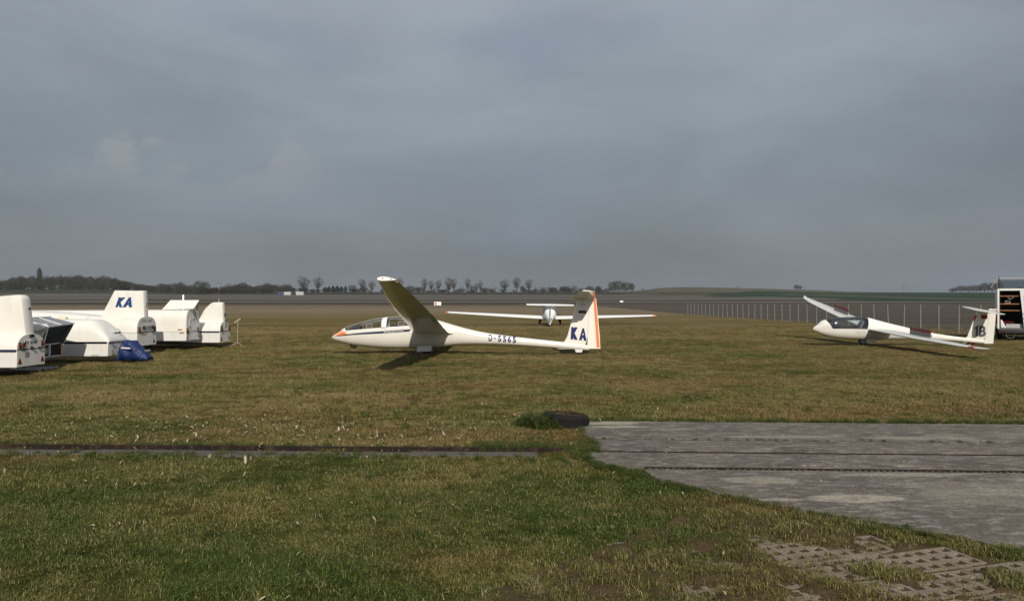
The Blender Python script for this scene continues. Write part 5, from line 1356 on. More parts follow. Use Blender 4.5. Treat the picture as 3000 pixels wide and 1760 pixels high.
for z in (1.93, 1.585, 1.30):
    m = MB(); m.box(.08, Wv - .1, .06, .62, z - .022, z + .022); m.build('shelf', M['wood'], V0, bevel=.004)
m = MB(); m.box(.10, .13, .1, .6, Zf + .03, 2.1); m.box(1.05, 1.08, .1, .6, Zf + .03, 2.1); m.build('shelf_upright', M['black'], V0)
def coil(name, label, cc, r, mat_, ax='y', turns=3, rt=.010):
    c = (0, 0, 0); m = MB(); rr = random.Random(int(cc[0] * 100)); p = []
    for k in range(turns * 14 + 1):
        a = 2 * PI * k / 14; q = r * (1 + .35 * rr.uniform(-1, 1))
        p.append((c[0] + q * math.cos(a) * 1.2, c[1] + .02 * k / 14, c[2] + q * math.sin(a) * (.75 if turns < 6 else .28)))
    m.tube(p, rt, 5); o = m.build(name, mat_, None, 60); in_van(o, *cc); tag(o, label, 'cable')
coil('coiled_cable', 'pale cable coil hanging from the top shelf of the van', (.56, .03, 1.87), .085, M['tan'], rt=.006)
coil('coiled_cable', 'dark wire coil lying on the middle shelf of the van', (.45, .2, 1.665), .08, M['lgrey'])
coil('coiled_cable', 'orange cable heap at the bottom of the open van', (.45, .12, .76), .17, M['dred'], turns=6, rt=.008)
m = MB(); m.box(0, .72, 0, .45, 0, .18); o = m.build('crate', M['lgrey'], None, bevel=.015); in_van(o, .36, .10, .531); tag(o, 'long pale grey case on the floor of the open van', 'case')
m = MB(); m.hexa([(0, 0, 0), (.22, 0, 0), (.22, .12, 0), (0, .12, 0), (0, 0, .36), (.06, 0, .36), (.06, .12, .36), (0, .12, .36)]); o = m.build('sack', M['cloth'], None, bevel=.04); in_van(o, .12, .05, .531); tag(o, 'white sack leaning inside the left edge of the open van', 'sack')
# glazed cabin and masts on the roof
rk = MB(); zt_ = 2.73
for x in (.05, Wv - .06): 
    for y in (.1, 2.4): rk.box(x, x + .03, y, y + .03, Zr + .006, zt_)
ro = rk.build('roof_post', M['dsteel'], V0)
m = MB(); m.box(.08, Wv, .105, .135, zt_ - .03, zt_ + .005); m.box(.08, Wv, 2.40, 2.43, zt_ - .03, zt_ + .005); m.build('roof_rail', M['lgrey'], V0)
m = MB(); m.box(.10, Wv - .08, .11, .122, Zr + .03, zt_ - .035); m.build('roof_pane', M['pane'], V0)
m = MB(); m.box(.10, Wv - .08, 2.41, 2.42, Zr + .03, zt_ - .035); m.build('roof_pane', M['pane'], V0)
m = MB(); m.tube([(.06, .05, Zr), (.05, .05, 2.80)], [.03, .018], 8); m.build('mast', M['black'], V0)
m = MB(); m.tube([(.05, .04, 2.77), (-.31, -.02, 2.31)], .012, 6); m.build('stay', M['lgrey'], V0)
for dx in (.1, .18, .3): m = MB(); m.tube([(.06, .05, 2.72), (.06 + dx * .5, .06, 2.5), (.06 + dx, .08, Zr + .01)], .008, 5); m.build('cable', M['dsteel'], V0)
m = MB(); m.box(.9, 1.15, .3, .5, Zr + .006, Zr + .06); m.build('roof_lamp', M['dred'], V0, bevel=.02)

# ------------------------------------------------------------------ wire fence
fe = empty('wire_fence', (0, 0, 0)); tag(fe, 'long wire mesh fence on pale posts running out across the field', 'fence')
FX = 24.2
def fy(k): return 36.9 + 1.9 * k
pm_ = MB(); pm_.hexa([(-.036, -.036, -.1), (.036, -.036, -.1), (.036, .036, -.1), (-.036, .036, -.1), (-.028, -.028, 1.53), (.028, -.028, 1.53), (.028, .028, 1.53), (-.028, .028, 1.53)])
p0 = pm_.build('post', M['conc'], fe, bevel=.008)
NP = 36
rf = random.Random(8)
for k in range(-5, NP):
    o = p0 if k == -5 else p0.copy()
    if o is not p0: COL.objects.link(o); o.parent = fe
    y = fy(k); o.location = (FX, y, float(terrain_z([FX], [y])[0]) + rf.uniform(-.02, .02)); o.rotation_euler = (rf.uniform(-.035, .035), rf.uniform(-.03, .03), 0)
M['wire'] = mat('fence_wire', (0.30, 0.30, 0.29), 0.5, metal=.6, var=.2)
for z in (1.48, .98, .50, .10):
    m = MB(); m.tube([(FX - .047, fy(k), float(terrain_z([FX], [fy(k)])[0]) + z) for k in range(-5, NP)], .0045, 4); m.build('line_wire', M['wire'], fe)
wv = []; wf = []
def thin(a, b, r):
    b0_ = len(wv); dx = (0, 0, r) if abs(a[2] - b[2]) < abs(a[1] - b[1]) else (0, r, 0)
    wv.extend([(a[0], a[1] - dx[1], a[2] - dx[2]), (a[0], a[1] + dx[1], a[2] + dx[2]), (b[0], b[1] + dx[1], b[2] + dx[2]), (b[0], b[1] - dx[1], b[2] - dx[2])]); wf.append((b0_, b0_+1, b0_+2, b0_+3))
for k in range(-5, NP - 1):
    for q in range(19):      # woven diagonals
        y = fy(k) + q * .1
        for sg in (-1, 1):
            thin((FX - .05, y + (0 if sg > 0 else .1), .08), (FX - .05, y + sg * .1 * 7.0 + (0 if sg > 0 else .1), 1.48), .0030)
    for z in np.arange(.16, 1.45, .16): thin((FX - .052, fy(k), z), (FX - .052, fy(k + 1), z), .0035)
me = bpy.data.meshes.new('mesh_wire'); me.from_pydata(wv, [], wf); me.update()
o = mobj('mesh_wire', me, M['wire'], fe); tag(o, kind='stuff')

# ------------------------------------------------------------------ half-buried tyre at the corner of the apron
ty = empty('tyre', (0.71, 10.08, -.025), (R(-2), R(4), 0)); tag(ty, 'old black tyre lying flat, half overgrown, at the corner of the concrete', 'tyre')
TR, TH = .315, .195
m = MB(); n = 64; rings = []
prof_ = [(TR * .62, .02), (TR * .80, .0), (TR * .94, .02), (TR, .05), (TR, TH - .05), (TR * .94, TH - .018), (TR * .80, TH), (TR * .64, TH - .02), (TR * .62, TH * .5)]
m.loft([[(r_ * math.cos(2*PI*k/n), r_ * math.sin(2*PI*k/n), z) for k in range(n)] for r_, z in prof_], True, False, False)
m.build('casing', M['rubber'], ty, 40)
tm = MB(); tm.box(-.012, .012, -.007, .006, .045, TH - .045); t0_ = tm.build('tread_block', M['rubber'], ty)
first = True
for k in range(72):
    a = 2 * PI * k / 72; o = t0_ if first else t0_.copy()
    if not first: COL.objects.link(o); o.parent = ty
    o.location = (TR * math.cos(a), TR * math.sin(a), 0); o.rotation_euler = (0, 0, a - PI/2); first = False
bm = bmesh.new(); bmesh.ops.create_grid(bm, x_segments=20, y_segments=20, size=TR * .70)
for v in bm.verts:
    if v.co.length > TR * .70: v.co *= TR * .70 / v.co.length
    v.co.z = TH - .03 + .03 * mnoise.fractal(Vector((v.co.x * 6, v.co.y * 6, 2)), 1, 2, 4)
me = bpy.data.meshes.new('soil_fill'); bm.to_mesh(me); bm.free(); mobj('soil_fill', me, M['soil'], ty, 180)
rs = random.Random(3)
for k in range(16):
    a, r_ = rs.uniform(0, 2*PI), rs.uniform(0, .26); m = MB(); x, y = r_ * math.cos(a), r_ * math.sin(a) - .03; h = rs.uniform(.01, .07); dx, dy = rs.uniform(-.2, .16), rs.uniform(-.12, .06)
    m.tube([(x, y, TH - .04), (x + dx * .4, y + dy * .4, TH + h * .7), (x + dx, y + dy, TH + h * rs.uniform(.3, .9))], [.006, .005, .002], 5); m.build('dry_stalk', M['soil'], ty)
bm = bmesh.new(); bmesh.ops.create_icosphere(bm, subdivisions=2, radius=.045)
for v in bm.verts: v.co *= 1 + .3 * mnoise.noise(v.co * 30); v.co.z *= .6
me = bpy.data.meshes.new('stone'); bm.to_mesh(me); bm.free(); M['stone'] = mat('pale_stone', (.48, .44, .38), .8, var=.2, scale=20, bump=.4)
o = mobj('stone', me, M['stone'], None, 40); o.location = (.375, 10.0, .03); tag(o, 'small pale stone in the grass beside the old tyre', 'stone')

# ------------------------------------------------------------------ things far out on the field
def on(px, D): 
    X = (px - 1500) / FPX * D; return (X, D, float(terrain_z([X], [D])[0]))
c = on(1282, 190)
sg_ = empty('airfield_sign', c); tag(sg_, 'white board sign with red disc standing on the airfield', 'sign')
m = MB(); m.box(-.9, .9, -.03, .03, .45, 1.35); m.build('board', M['whitep'], sg_, bevel=.02)
m = MB(); m.tube([(-.48, -.032, .86), (-.48, -.045, .86)], .30, 20); m.build('red_disc', M['red'], sg_)
m = MB(); m.box(-.68, -.28, -.05, -.046, .82, .90); m.build('white_bar', M['whitep'], sg_)
for x in (-.7, .7): m = MB(); m.box(x - .03, x + .03, .031, .08, -.1, 1.3); m.build('post', M['steel'], sg_)
c = on(1821, 290)
sg_ = empty('runway_marker', c); tag(sg_, 'small white runway marker board far out on the brown field', 'marker')
m = MB(); m.box(-.62, .62, -.04, .04, .35, 1.0); m.build('board', M['whitep'], sg_, bevel=.02)
for x in (-.45, .45): m = MB(); m.box(x - .03, x + .03, .041, .09, -.1, .9); m.build('post', M['steel'], sg_)
# wind mast with striped pole
c = on(641, 330); ms = empty('wind_mast', c); tag(ms, 'slim red and white wind mast standing before the wood', 'mast')
hts = [0, 1.6, 3.0, 4.4, 5.8, 7.2, 8.6]
for k in range(6): m = MB(); m.tube([(0, 0, hts[k]), (0, 0, hts[k+1] - .002)], .07 - .006 * k, 8); m.build('pole_section', (M['whitep'], M['red'])[k % 2] if k not in (2,) else M['dsteel'], ms)
m = MB(); m.tube([(-1.3, 0, 8.5), (1.3, 0, 8.5)], .05, 6); m.build('cross_arm', M['dsteel'], ms)
for x in (-1.25, 0, 1.25): m = MB(); m.tube([(x, 0, 8.5), (x, 0, 9.1)], .035, 5); m.box(x - .18, x + .18, -.04, .04, 9.0, 9.12); m.build('sensor', M['dsteel'], ms)
# containers beyond the runway
for px, wpx, m_, lab in ((823, 20, mat('container_blue', (.03, .05, .13), .6, var=.2), 'dark blue freight container at the far edge of the airfield'), (842.5, 20, M['lgrey'], 'pale container directly beside the blue container'), (879, 22, M['lgrey'], 'pale container standing apart, before the bare trees')):
    D = 690; c = on(px, D); ct = empty('container', c); tag(ct, lab, 'container', 'containers at the far edge of the airfield')
    L2 = wpx / FPX * D / 2; m = MB(); m.box(-L2, L2, -1.2, 1.2, .1, 2.9); m.build('shell', m_, ct)
    m = MB(); m.box(-L2 - .03, L2 + .03, -1.23, 1.23, 2.75, 2.92); m.build('top_frame', M['dsteel'] if m_ is not M['lgrey'] else M['whitep'], ct)
    m = MB()
    for q in range(9): xx_ = -L2 + (q + .5) * L2 * 2 / 9; m.box(xx_ - .12, xx_ + .12, -1.235, -1.20, .3, 2.7)
    m.build('corrugation', m_, ct)
    for x in (-L2, L2 - .15):  m = MB(); m.box(x, x + .15, -1.24, -1.1, 0, .12); m.build('foot', M['dsteel'], ct)
# lattice pylon on the hill
c = on(2648, 880); py = empty('pylon', c); tag(py, 'thin lattice pylon standing on the hill skyline', 'pylon')
m = MB()
for sx_ in (-1, 1):
    for sy_ in (-1, 1): m.tube([(sx_ * .9, sy_ * .9, -.5), (sx_ * .25, sy_ * .25, 10.5)], .10, 4)
m.build('tower_leg', M['dsteel'], py)
m = MB()
for k in range(8):
    z = k * 1.3; r_ = .9 - .65 * z / 10.5; r2 = .9 - .65 * (z + 1.3) / 10.5; s = 1 if k % 2 else -1
    m.tube([(-s * r_, -r_, z), (s * r2, -r2, z + 1.3)], .05, 4)
m.build('bracing', M['dsteel'], py)
m = MB(); m.tube([(-1.3, 0, 10.2), (1.3, 0, 10.2)], .09, 4); m.box(-.5, .5, -.2, .2, 9.6, 10.8); m.build('head', M['dsteel'], py)
# ------------------------------------------------------------------ trees
M['bark'] = mat('bare_tree_bark', (.050, .043, .036), .9, var=.25, scale=.4, spec=.1)
M['twig'] = mat('bare_twigs', (.066, .056, .046), .9, var=.3, scale=.25, spec=.1)
M['bud']  = mat('budding_crown', (.052, .055, .030), .9, var=.35, scale=.2, spec=.1)
M['pine'] = mat('dark_needles', (.018, .026, .019), .9, var=.3, scale=.3, spec=.1)
def gen_tree(seed, h, w, kind):
    """trunk and limbs / crown of fine twigs; unit metres, foot at origin"""
    r = random.Random(seed); tr = MB(); cv = []; cf = []
    th = {'bare': .20, 'bush': .06, 'dense': .10, 'poplar': .08, 'pine': .05}[kind] * h
    def cpt():
        while True:
            a = Vector((r.uniform(-1, 1), r.uniform(-1, 1), r.uniform(-1, 1)))
            if a.length < 1: break
        if r.random() < (.35 if kind == 'bare' else .6): a = a.normalized() * r.uniform(.75, 1.0)
        zc = (h + th) / 2
        if kind == 'pine':
            t = (a.z + 1) / 2; k = (1 - t * t) * .85 + .12; return Vector((a.x * w / 2 * k, a.y * w / 2 * k, th + (h - th) * t))
        t = (a.z + 1) / 2; f = 1 - .45 * max(0, .6 - t) * (2 if kind == 'bare' else 0)
        lump = 1 + .42 * mnoise.noise(Vector((a.x * 2.1 + seed, a.y * 2.1, a.z * 2.1)))
        return Vector((a.x * w / 2 * f * lump, a.y * w / 2 * f * lump, zc + a.z * (h - th) / 2 * lump))
    r0 = .022 * h + .06
    tr.tube([(0, 0, -.6), (r.uniform(-.1, .1), 0, th), (r.uniform(-.3, .3), r.uniform(-.3, .3), h * .75)], [r0, r0 * .75, r0 * .25], 5)
    limbs = []
    nl = {'bare': 26, 'bush': 8, 'dense': 10, 'poplar': 10, 'pine': 4}[kind]
    for k in range(nl):
        e = cpt(); b = Vector((0, 0, th * .7 + (h * .62 - th * .7) * r.random())); 
        if e.z < b.z + .3: e.z = b.z + .5 + r.random() * .15 * h
        md = b.lerp(e, .5) + Vector((0, 0, -.05 * h * r.random())); limbs.append((b, md, e)); tr.tube([b, md, e], [r0 * .38, r0 * .24, r0 * .08], 3)
    nt = {'bare': 430, 'bush': 420, 'dense': 900, 'poplar': 700, 'pine': 800}[kind]
    for k in range(nt):
        p = cpt(); L_ = r.uniform(.07, .14) * h * (.8 if kind != 'bare' else 1); wd = r.uniform(.006, .011) * h * {'bare': 1, 'bush': 1.5, 'dense': 2.2, 'poplar': 1.8, 'pine': 2.4}[kind]
        d_ = Vector((p.x * .9 / w, p.y * .9 / w, r.uniform(.5, 1.2) if kind == 'bare' else r.uniform(.2, .8))) if kind != 'pine' else Vector((p.x / w * 2, p.y / w * 2, -.3)) 
        d_ = (d_ + Vector((r.uniform(-.5, .5), r.uniform(-.5, .5), r.uniform(-.35, .35)))).normalized()
        q = d_.cross(Vector((r.uniform(-1, 1), r.uniform(-1, 1), r.uniform(-1, 1)))).normalized() * wd
        b = len(cv); cv.extend([tuple(p - q), tuple(p + q), tuple(p + d_ * L_)]); cf.append((b, b + 1, b + 2))
    return tr, cv, cf
protos = {}
def proto(kind, k):
    key = (kind, k)
    if key not in protos:
        dim = {'bare': (12, 7), 'bush': (4, 5), 'dense': (9, 8), 'poplar': (18, 4), 'pine': (9, 4)}[kind]
        tr, cv, cf = gen_tree(100 * k + len(kind), dim[0], dim[1], kind)
        tm_ = bpy.data.meshes.new('trunk'); tm_.from_pydata(tr.v, [], tr.f); tm_.materials.append(M['bark'])
        cm_ = bpy.data.meshes.new('crown'); cm_.from_pydata(cv, [], cf)
        cm_.materials.append({'bare': M['twig'], 'bush': M['twig'], 'dense': M['bud'], 'poplar': M['bud'], 'pine': M['pine']}[kind])
        protos[key] = (tm_, cm_, dim)
    return protos[key]
ORD = ['first', 'second', 'third', 'fourth', 'fifth', 'sixth', 'seventh', 'eighth', 'ninth', 'tenth', 'eleventh', 'twelfth', '13th', '14th', '15th', '16th', '17th', '18th', '19th', '20th', '21st', '22nd', '23rd', '24th', '25th', '26th', '27th', '28th', '29th', '30th', '31st', '32nd', '33rd', '34th', '35th', '36th', '37th', '38th', '39th', '40th', '41st', '42nd', '43rd', '44th', '45th', '46th', '47th', '48th', '49th', '50th']
rt = random.Random(21)
def place_tree(px, ytop, wpx, kind, label, D=775, ybase=None, name=None, group='trees along the far edge of the airfield'):
    X, D, z = on(px, D)
    yb = 886 - (z - CAM_H) / D * FPX
    h = max(1.2, (yb - ytop) / FPX * D); w = wpx / FPX * D
    tm_, cm_, dim = proto(kind, rt.randrange(6))
    t = empty(name or {'bare': 'bare_tree', 'bush': 'shrub', 'dense': 'budding_tree', 'poplar': 'poplar_tree', 'pine': 'pine_tree'}[kind], (X, D, z), (0, 0, rt.uniform(0, 6.28)))
    t.scale = (w / dim[1], w / dim[1], h / dim[0])
    mobj('trunk', tm_, None, t); mobj('crown', cm_, None, t)
    tag(t, label, 'tree' if kind != 'bush' else 'shrub', group)
    return t
row = [(850, 832, 13, 'bare'), (889.7, 812, 38, 'bare'), (932, 812, 31, 'bare'), (952, 840, 16, 'pine'), (964, 838, 14, 'pine'), (976, 836, 14, 'pine'), (988, 836, 15, 'pine'), (1000, 838, 14, 'pine'), (1012, 837, 12, 'pine'), (1033, 835, 26, 'dense'),
       (1061.6, 818, 25, 'bare'), (1089, 822, 23, 'bare'), (1168.6, 815, 28, 'bare'), (1203, 837, 30, 'dense'), (1222, 840, 24, 'bush'), (1244, 816, 20, 'bare'), (1263, 822, 18, 'bare'), (1272, 840, 34, 'bush'), (1285, 821, 20, 'bare'), (1315, 813, 27, 'bare'), (1329, 816, 21, 'bare'),
       (1336, 846, 18, 'bush'), (1354, 838, 11, 'bush'), (1370.7, 815, 20, 'bare'), (1383, 836, 14, 'dense'), (1395, 830, 16, 'bare'), (1407, 822, 15, 'bare'), (1420, 848, 6, 'bush'), (1431, 841, 12, 'bush'), (1450.6, 838, 13, 'bush'), (1477.7, 819, 30, 'bare'), (1514, 813, 27, 'bare'), (1530, 836, 14, 'dense'),
       (1549, 819, 25, 'bare'), (1568, 836, 12, 'bush'), (1582.5, 839, 10, 'bush'), (1597, 844, 6, 'bush'), (1604, 841, 7, 'bush'), (1631, 843, 10, 'bush'), (1657, 838, 30, 'dense'), (1682, 836, 20, 'bare'), (1702, 842, 18, 'bush'), (1727, 838, 26, 'dense'), (1752, 838, 17, 'dense')]
DESC = {'bare': 'tall bare tree', 'pine': 'dark pine', 'dense': 'rounded dense tree', 'bush': 'small bare shrub'}
cnt = {}
for px, yt, wp, k in row:
    k0 = cnt.get(k, 0); cnt[k] = k0 + 1
    place_tree(px, yt, wp, k, '%s on the far bank, %s of its kind from the containers' % (DESC[k], ORD[k0]), D=rt.uniform(765, 800))
for i, (px, yt, wp) in enumerate([(1795, 825, 26), (1812, 823, 32), (1834, 826, 28), (1851, 829, 18)]):
    place_tree(px, yt, wp, 'dense', '%s tree of the dense clump where the hill begins' % ORD[i], D=775 + 4 * i, name='budding_tree')
for px, yt, wp, lab, D in ((1882.5, 842, 11, 'small shrub just past the clump, at the foot of the hill', 800), (1918, 844, 13, 'round shrub on the lower hill slope', 760), (1941, 855, 12, 'low shrub under the round one on the hill slope', 700), (2163.5, 836, 7, 'lone tiny tree on top of the hill', 890), (2357, 843, 5, 'tiny bush beside the lone round tree on the hill', 880)):
    place_tree(px, yt, wp, 'bush', lab, D=D, group='shrubs on the hill')
place_tree(2333, 834, 15, 'dense', 'lone round tree on the hill skyline', D=880, group='trees on the hill')
place_tree(2344, 837, 13, 'dense', 'smaller crown leaning against the lone round hill tree', D=884, group='trees on the hill')
for i in range(13):
    px = 2792 + i * 11.5; place_tree(px, 842 - i * 1.5 + rt.uniform(-3, 3), rt.uniform(15, 22), 'bare' if i % 2 else 'dense', '%s tree from the open field in the wood behind the van' % ORD[i], D=870 + rt.uniform(-15, 20), group='wood behind the van')
place_tree(115.5, 784, 12, 'poplar', 'tall slim poplar rising above the wood', D=800)
place_tree(583, 823, 34, 'dense', 'broad round tree at the thin end of the wood', D=735, group='trees before the wood')
place_tree(603, 826, 26, 'dense', 'second round tree leaning on the broad one', D=738, group='trees before the wood')
place_tree(531, 826, 24, 'dense', 'round-headed tree before the lower end of the wood', D=735, group='trees before the wood')

# the wood on the left reads as one mass
def wood(name, spots, mats, seed0):
    V_ = []; F_ = []; n0 = 0
    for i, (px, yt, wp, D) in enumerate(spots):
        X, D, z = on(px, D); yb = 886 - (z - CAM_H) / D * FPX; h = max(2, (yb - yt) / FPX * D); w = wp / FPX * D
        tm_, cm_, dim = proto('dense' if rt.random() < .6 else 'bare', rt.randrange(3))
        a = rt.uniform(0, 6.28); ca_, sa_ = math.cos(a), math.sin(a)
        for me_ in (tm_, cm_):
            v = np.empty(len(me_.vertices) * 3); me_.vertices.foreach_get('co', v); v = v.reshape(-1, 3) * np.array([w / dim[1], w / dim[1], h / dim[0]])
            v = np.stack([v[:, 0] * ca_ - v[:, 1] * sa_ + X, v[:, 0] * sa_ + v[:, 1] * ca_ + D, v[:, 2] + z], -1)
            V_.append(v); F_ += [tuple(q + n0 for q in p.vertices) for p in me_.polygons]; n0 += len(v)
    me_ = bpy.data.meshes.new(name); me_.from_pydata(np.concatenate(V_).tolist(), [], F_); me_.materials.append(mats); return mobj(name, me_)
sil_u = [0, 60, 200, 300, 450, 550, 650, 720, 800, 900, 1000, 1100, 1200, 1300, 1400, 1480, 1560, 1700, 1780, 1850, 1930, 2030, 2060, 2160, 2250, 2400, 2500, 2760]
sil_v = [185, 180, 155, 150, 145, 150, 155, 140, 150, 143, 155, 160, 190, 210, 220, 225, 230, 225, 220, 245, 240, 245, 275, 245, 225, 215, 232, 240]
spots = []
for i in range(120):
    px = -150 + 990 * i / 119 + rt.uniform(-6, 6); u = px * 3.316
    yt = 760 + float(np.interp(u, sil_u, sil_v)) / 3.316
    dep = rt.uniform(0, 1); spots.append((px, yt + rt.uniform(-2, 7) + 8 * (1 - dep), rt.uniform(22, 40), 765 + 75 * dep))
    X_, D_, z_ = on(px, 752); yb_ = 886 - (z_ - CAM_H) / D_ * FPX
    spots.append((px + rt.uniform(-5, 5), yb_ - rt.uniform(9, 17), rt.uniform(16, 30), rt.uniform(746, 762)))
M['woodm'] = mat('wood_twigs', (.048, .046, .034), .9, var=.45, scale=.06, spec=.1)
o = wood('wood', spots, M['woodm'], 1); tag(o, 'dark leafless wood along the horizon behind the trailers', 'wood', kind='stuff')
spots = [(700 + rt.uniform(0, 1) ** 1.25 * 1100, rt.uniform(840, 851), rt.uniform(12, 32), rt.uniform(768, 800)) for _ in range(95)]
o = wood('hedgerow', spots, M['woodm'], 2); tag(o, 'low dark scrub along the top of the far bank', 'hedge', kind='stuff')

# ------------------------------------------------------------------ turf, as blades near the camera
def clump_mesh(seed, n, rad, hmin, hmax, bw, lean, mt='blade'):
    r = random.Random(seed); v = []; f = []; tone = []
    for k in range(n):
        a = r.uniform(0, 2*PI); q = rad * math.sqrt(r.random()); x, y = q * math.cos(a), q * math.sin(a)
        h = r.uniform(hmin, hmax); b = r.uniform(0, 2*PI); ln = r.uniform(.15, 1.0) * lean * h; w = bw * r.uniform(.6, 1.2)
        if lean > 1.5 and r.random() < .35: h = r.uniform(.006, .016); ln = r.uniform(.02, .06)
        dx, dy = math.cos(b), math.sin(b); nx_, ny_ = -dy * w, dx * w
        i0 = len(v)
        v += [(x - nx_, y - ny_, -.01), (x + nx_, y + ny_, -.01), (x + dx*ln*.35 + nx_*.8, y + dy*ln*.35 + ny_*.8, h*.6), (x + dx*ln*.35 - nx_*.8, y + dy*ln*.35 - ny_*.8, h*.6), (x + dx*ln, y + dy*ln, h * r.uniform(.75, 1))]
        f += [(i0, i0+1, i0+2, i0+3), (i0+3, i0+2, i0+4)]
        t = (r.random(), r.random(), 0, 1); tone += [t] * 5
    me = bpy.data.meshes.new('grass_clump'); me.from_pydata(v, [], f)
    at = me.color_attributes.new('tone', 'FLOAT_COLOR', 'POINT'); at.data.foreach_set('color', [c for t in tone for c in t])
    me.materials.append(M[mt]); return me
clumps = bpy.data.collections.new('grass_clumps')
for k in range(6):
    clumps.objects.link(bpy.data.objects.new('clump_%d' % k, clump_mesh(k, 90, .10, .009, .030, .0021, 2.3)))
long_c = bpy.data.collections.new('long_clumps')
for k in range(4):
    long_c.objects.link(bpy.data.objects.new('long_%d' % k, clump_mesh(40 + k, 60, .07, .04, .12, .0026, 1.1, 'lush')))

def scatter(name, pts, scl, coll, label):
    me = bpy.data.meshes.new(name); me.from_pydata([tuple(p) for p in pts], [], [])
    a = me.attributes.new('scl', 'FLOAT', 'POINT'); a.data.foreach_set('value', np.asarray(scl, dtype=np.float32))
    o = mobj(name, me)
    ng = bpy.data.node_groups.new(name, 'GeometryNodeTree')
    ng.interface.new_socket('Geometry', in_out='INPUT', socket_type='NodeSocketGeometry'); ng.interface.new_socket('Geometry', in_out='OUTPUT', socket_type='NodeSocketGeometry')
    N = ng.nodes; L = ng.links; gi = N.new('NodeGroupInput'); go = N.new('NodeGroupOutput')
    m2p = N.new('GeometryNodeMeshToPoints'); iop = N.new('GeometryNodeInstanceOnPoints'); ci = N.new('GeometryNodeCollectionInfo')
    ci.inputs['Collection'].default_value = coll; ci.inputs['Separate Children'].default_value = True; ci.inputs['Reset Children'].default_value = True
    L.new(gi.outputs[0], m2p.inputs['Mesh']); L.new(m2p.outputs[0], iop.inputs['Points']); L.new(ci.outputs[0], iop.inputs['Instance']); iop.inputs['Pick Instance'].default_value = True
    rv = N.new('FunctionNodeRandomValue'); rv.data_type = 'FLOAT_VECTOR'; rv.inputs[0].default_value = (-.12, -.12, 0); rv.inputs[1].default_value = (.12, .12, 6.283)
    L.new(rv.outputs[0], iop.inputs['Rotation'])
    na = N.new('GeometryNodeInputNamedAttribute'); na.data_type = 'FLOAT'; na.inputs['Name'].default_value = 'scl'
    L.new(na.outputs[0], iop.inputs['Scale']); L.new(iop.outputs[0], go.inputs[0])
    md = o.modifiers.new('scatter', 'NODES'); md.node_group = ng
    tag(o, label, 'grass', kind='stuff'); return o

rg = np.random.default_rng(5)
def turf_points(d0, d1, dens, k=0.70, margin=2.0):
    n = int(dens * (k * (d1**2 - d0**2) + 2 * margin * (d1 - d0)))
    d_ = np.sqrt(rg.uniform(d0**2, d1**2, n)); x = rg.uniform(-1, 1, n) * (k * d_ + margin); return x, d_
def vnoise(x, y, s, seed=0.0): return np.array([mnoise.noise(Vector((a * s, b * s, seed))) for a, b in zip(x, y)])
def rail_mask(x, d_):
    rd = np.where(x > .4, 8.285 + SL * (x - .4), 8.285 - .035 * (x - .4)); q = d_ - rd
    return (x < .55) & (q < .085) & (q > -.27)
def clear_of(x, d_, pv=0.05):
    ok = np.ones(len(x), bool)
    ins = in_poly(PAVE, x - .02, d_) & in_poly(PAVE, x + .02, d_); ok &= ~ins
    rm_ = rail_mask(x, d_); ok &= ~(rm_ & (rg.random(len(x)) < .93))
    ok &= ~(np.hypot(x - .71, d_ - 10.08) < .32)
    return ok
P_ = []; S_ = []
for d0, d1, dens, s0, s1_ in ((3.2, 6.5, 165, .75, 1.2), (6.5, 10, 100, .85, 1.3), (10, 16, 50, 1.0, 1.45), (16, 28, 15, 1.2, 1.8), (28, 50, 4.5, 1.5, 2.3)):
    x, d_ = turf_points(d0, d1, dens); ok = clear_of(x, d_); x, d_ = x[ok], d_[ok]
    z = terrain_z(x, d_) + near_relief(x, d_); pvz = in_poly(PAVER_ZONE, x, d_)
    if pvz.any():
        sh = np.array([soil_h(a, b) if q else 0 for a, b, q in zip(x, d_, pvz)])
        keep = ~pvz | (rg.random(len(x)) < np.clip(np.maximum((sh + .006) / .022, 1.15 - .35 * np.maximum(x + .2, 0)), .16, .97)); z = np.where(pvz, np.maximum(sh, -.03), z)
    else: keep = np.ones(len(x), bool)
    gap = vnoise(x, d_, 1.3, 7.7) + .6 * vnoise(x, d_, 4.1, 2.2)
    keep &= (rg.random(len(x)) < np.clip(1.0 + gap * .9, .25, 1))
    x, d_, z = x[keep], d_[keep], z[keep]
    s = rg.uniform(s0, s1_, len(x)) * (1 + .30 * vnoise(x, d_, .8, 4.4))
    P_.append(np.stack([x, d_, z], -1)); S_.append(s)
scatter('grass', np.concatenate(P_).tolist(), np.concatenate(S_), clumps, 'short patchy green and straw coloured turf')
# longer tufts: round the tyre, along the apron edge, at the rail, here and there
P_ = []; S_ = []
def tufts(x, d_, s):
    P_.append(np.stack([x, d_, terrain_z(x, d_) * 0 + np.where(in_poly(PAVE, x, d_) | in_poly(PAVER_ZONE, x, d_), .012, 0.0)], -1)); S_.append(s)
n = 300; a = rg.uniform(PI * .72, PI * 1.36, n); r_ = rg.uniform(.30, .60, n); tufts(.68 + r_ * np.cos(a), 10.07 + .8 * r_ * np.sin(a), rg.uniform(.6, 1.75, n) * (1.3 - 2.4 * (r_ - .3)).clip(.4))
pw = np.array(PAVE_W[:14]); seg = rg.integers(0, len(pw) - 1, 420); t = rg.random(420)
ex = pw[seg, 0] * (1 - t) + pw[seg + 1, 0] * t; ey = pw[seg, 1] * (1 - t) + pw[seg + 1, 1] * t
tufts(ex - np.abs(rg.normal(0, .07, 420)) + .02, ey - np.abs(rg.normal(0, .06, 420)), rg.uniform(.25, .62, 420))
x = rg.uniform(.9, 8, 330); tufts(x, 10.36 - .03 * x + rg.uniform(-.02, .22, 330), rg.uniform(.3, .75, 330))
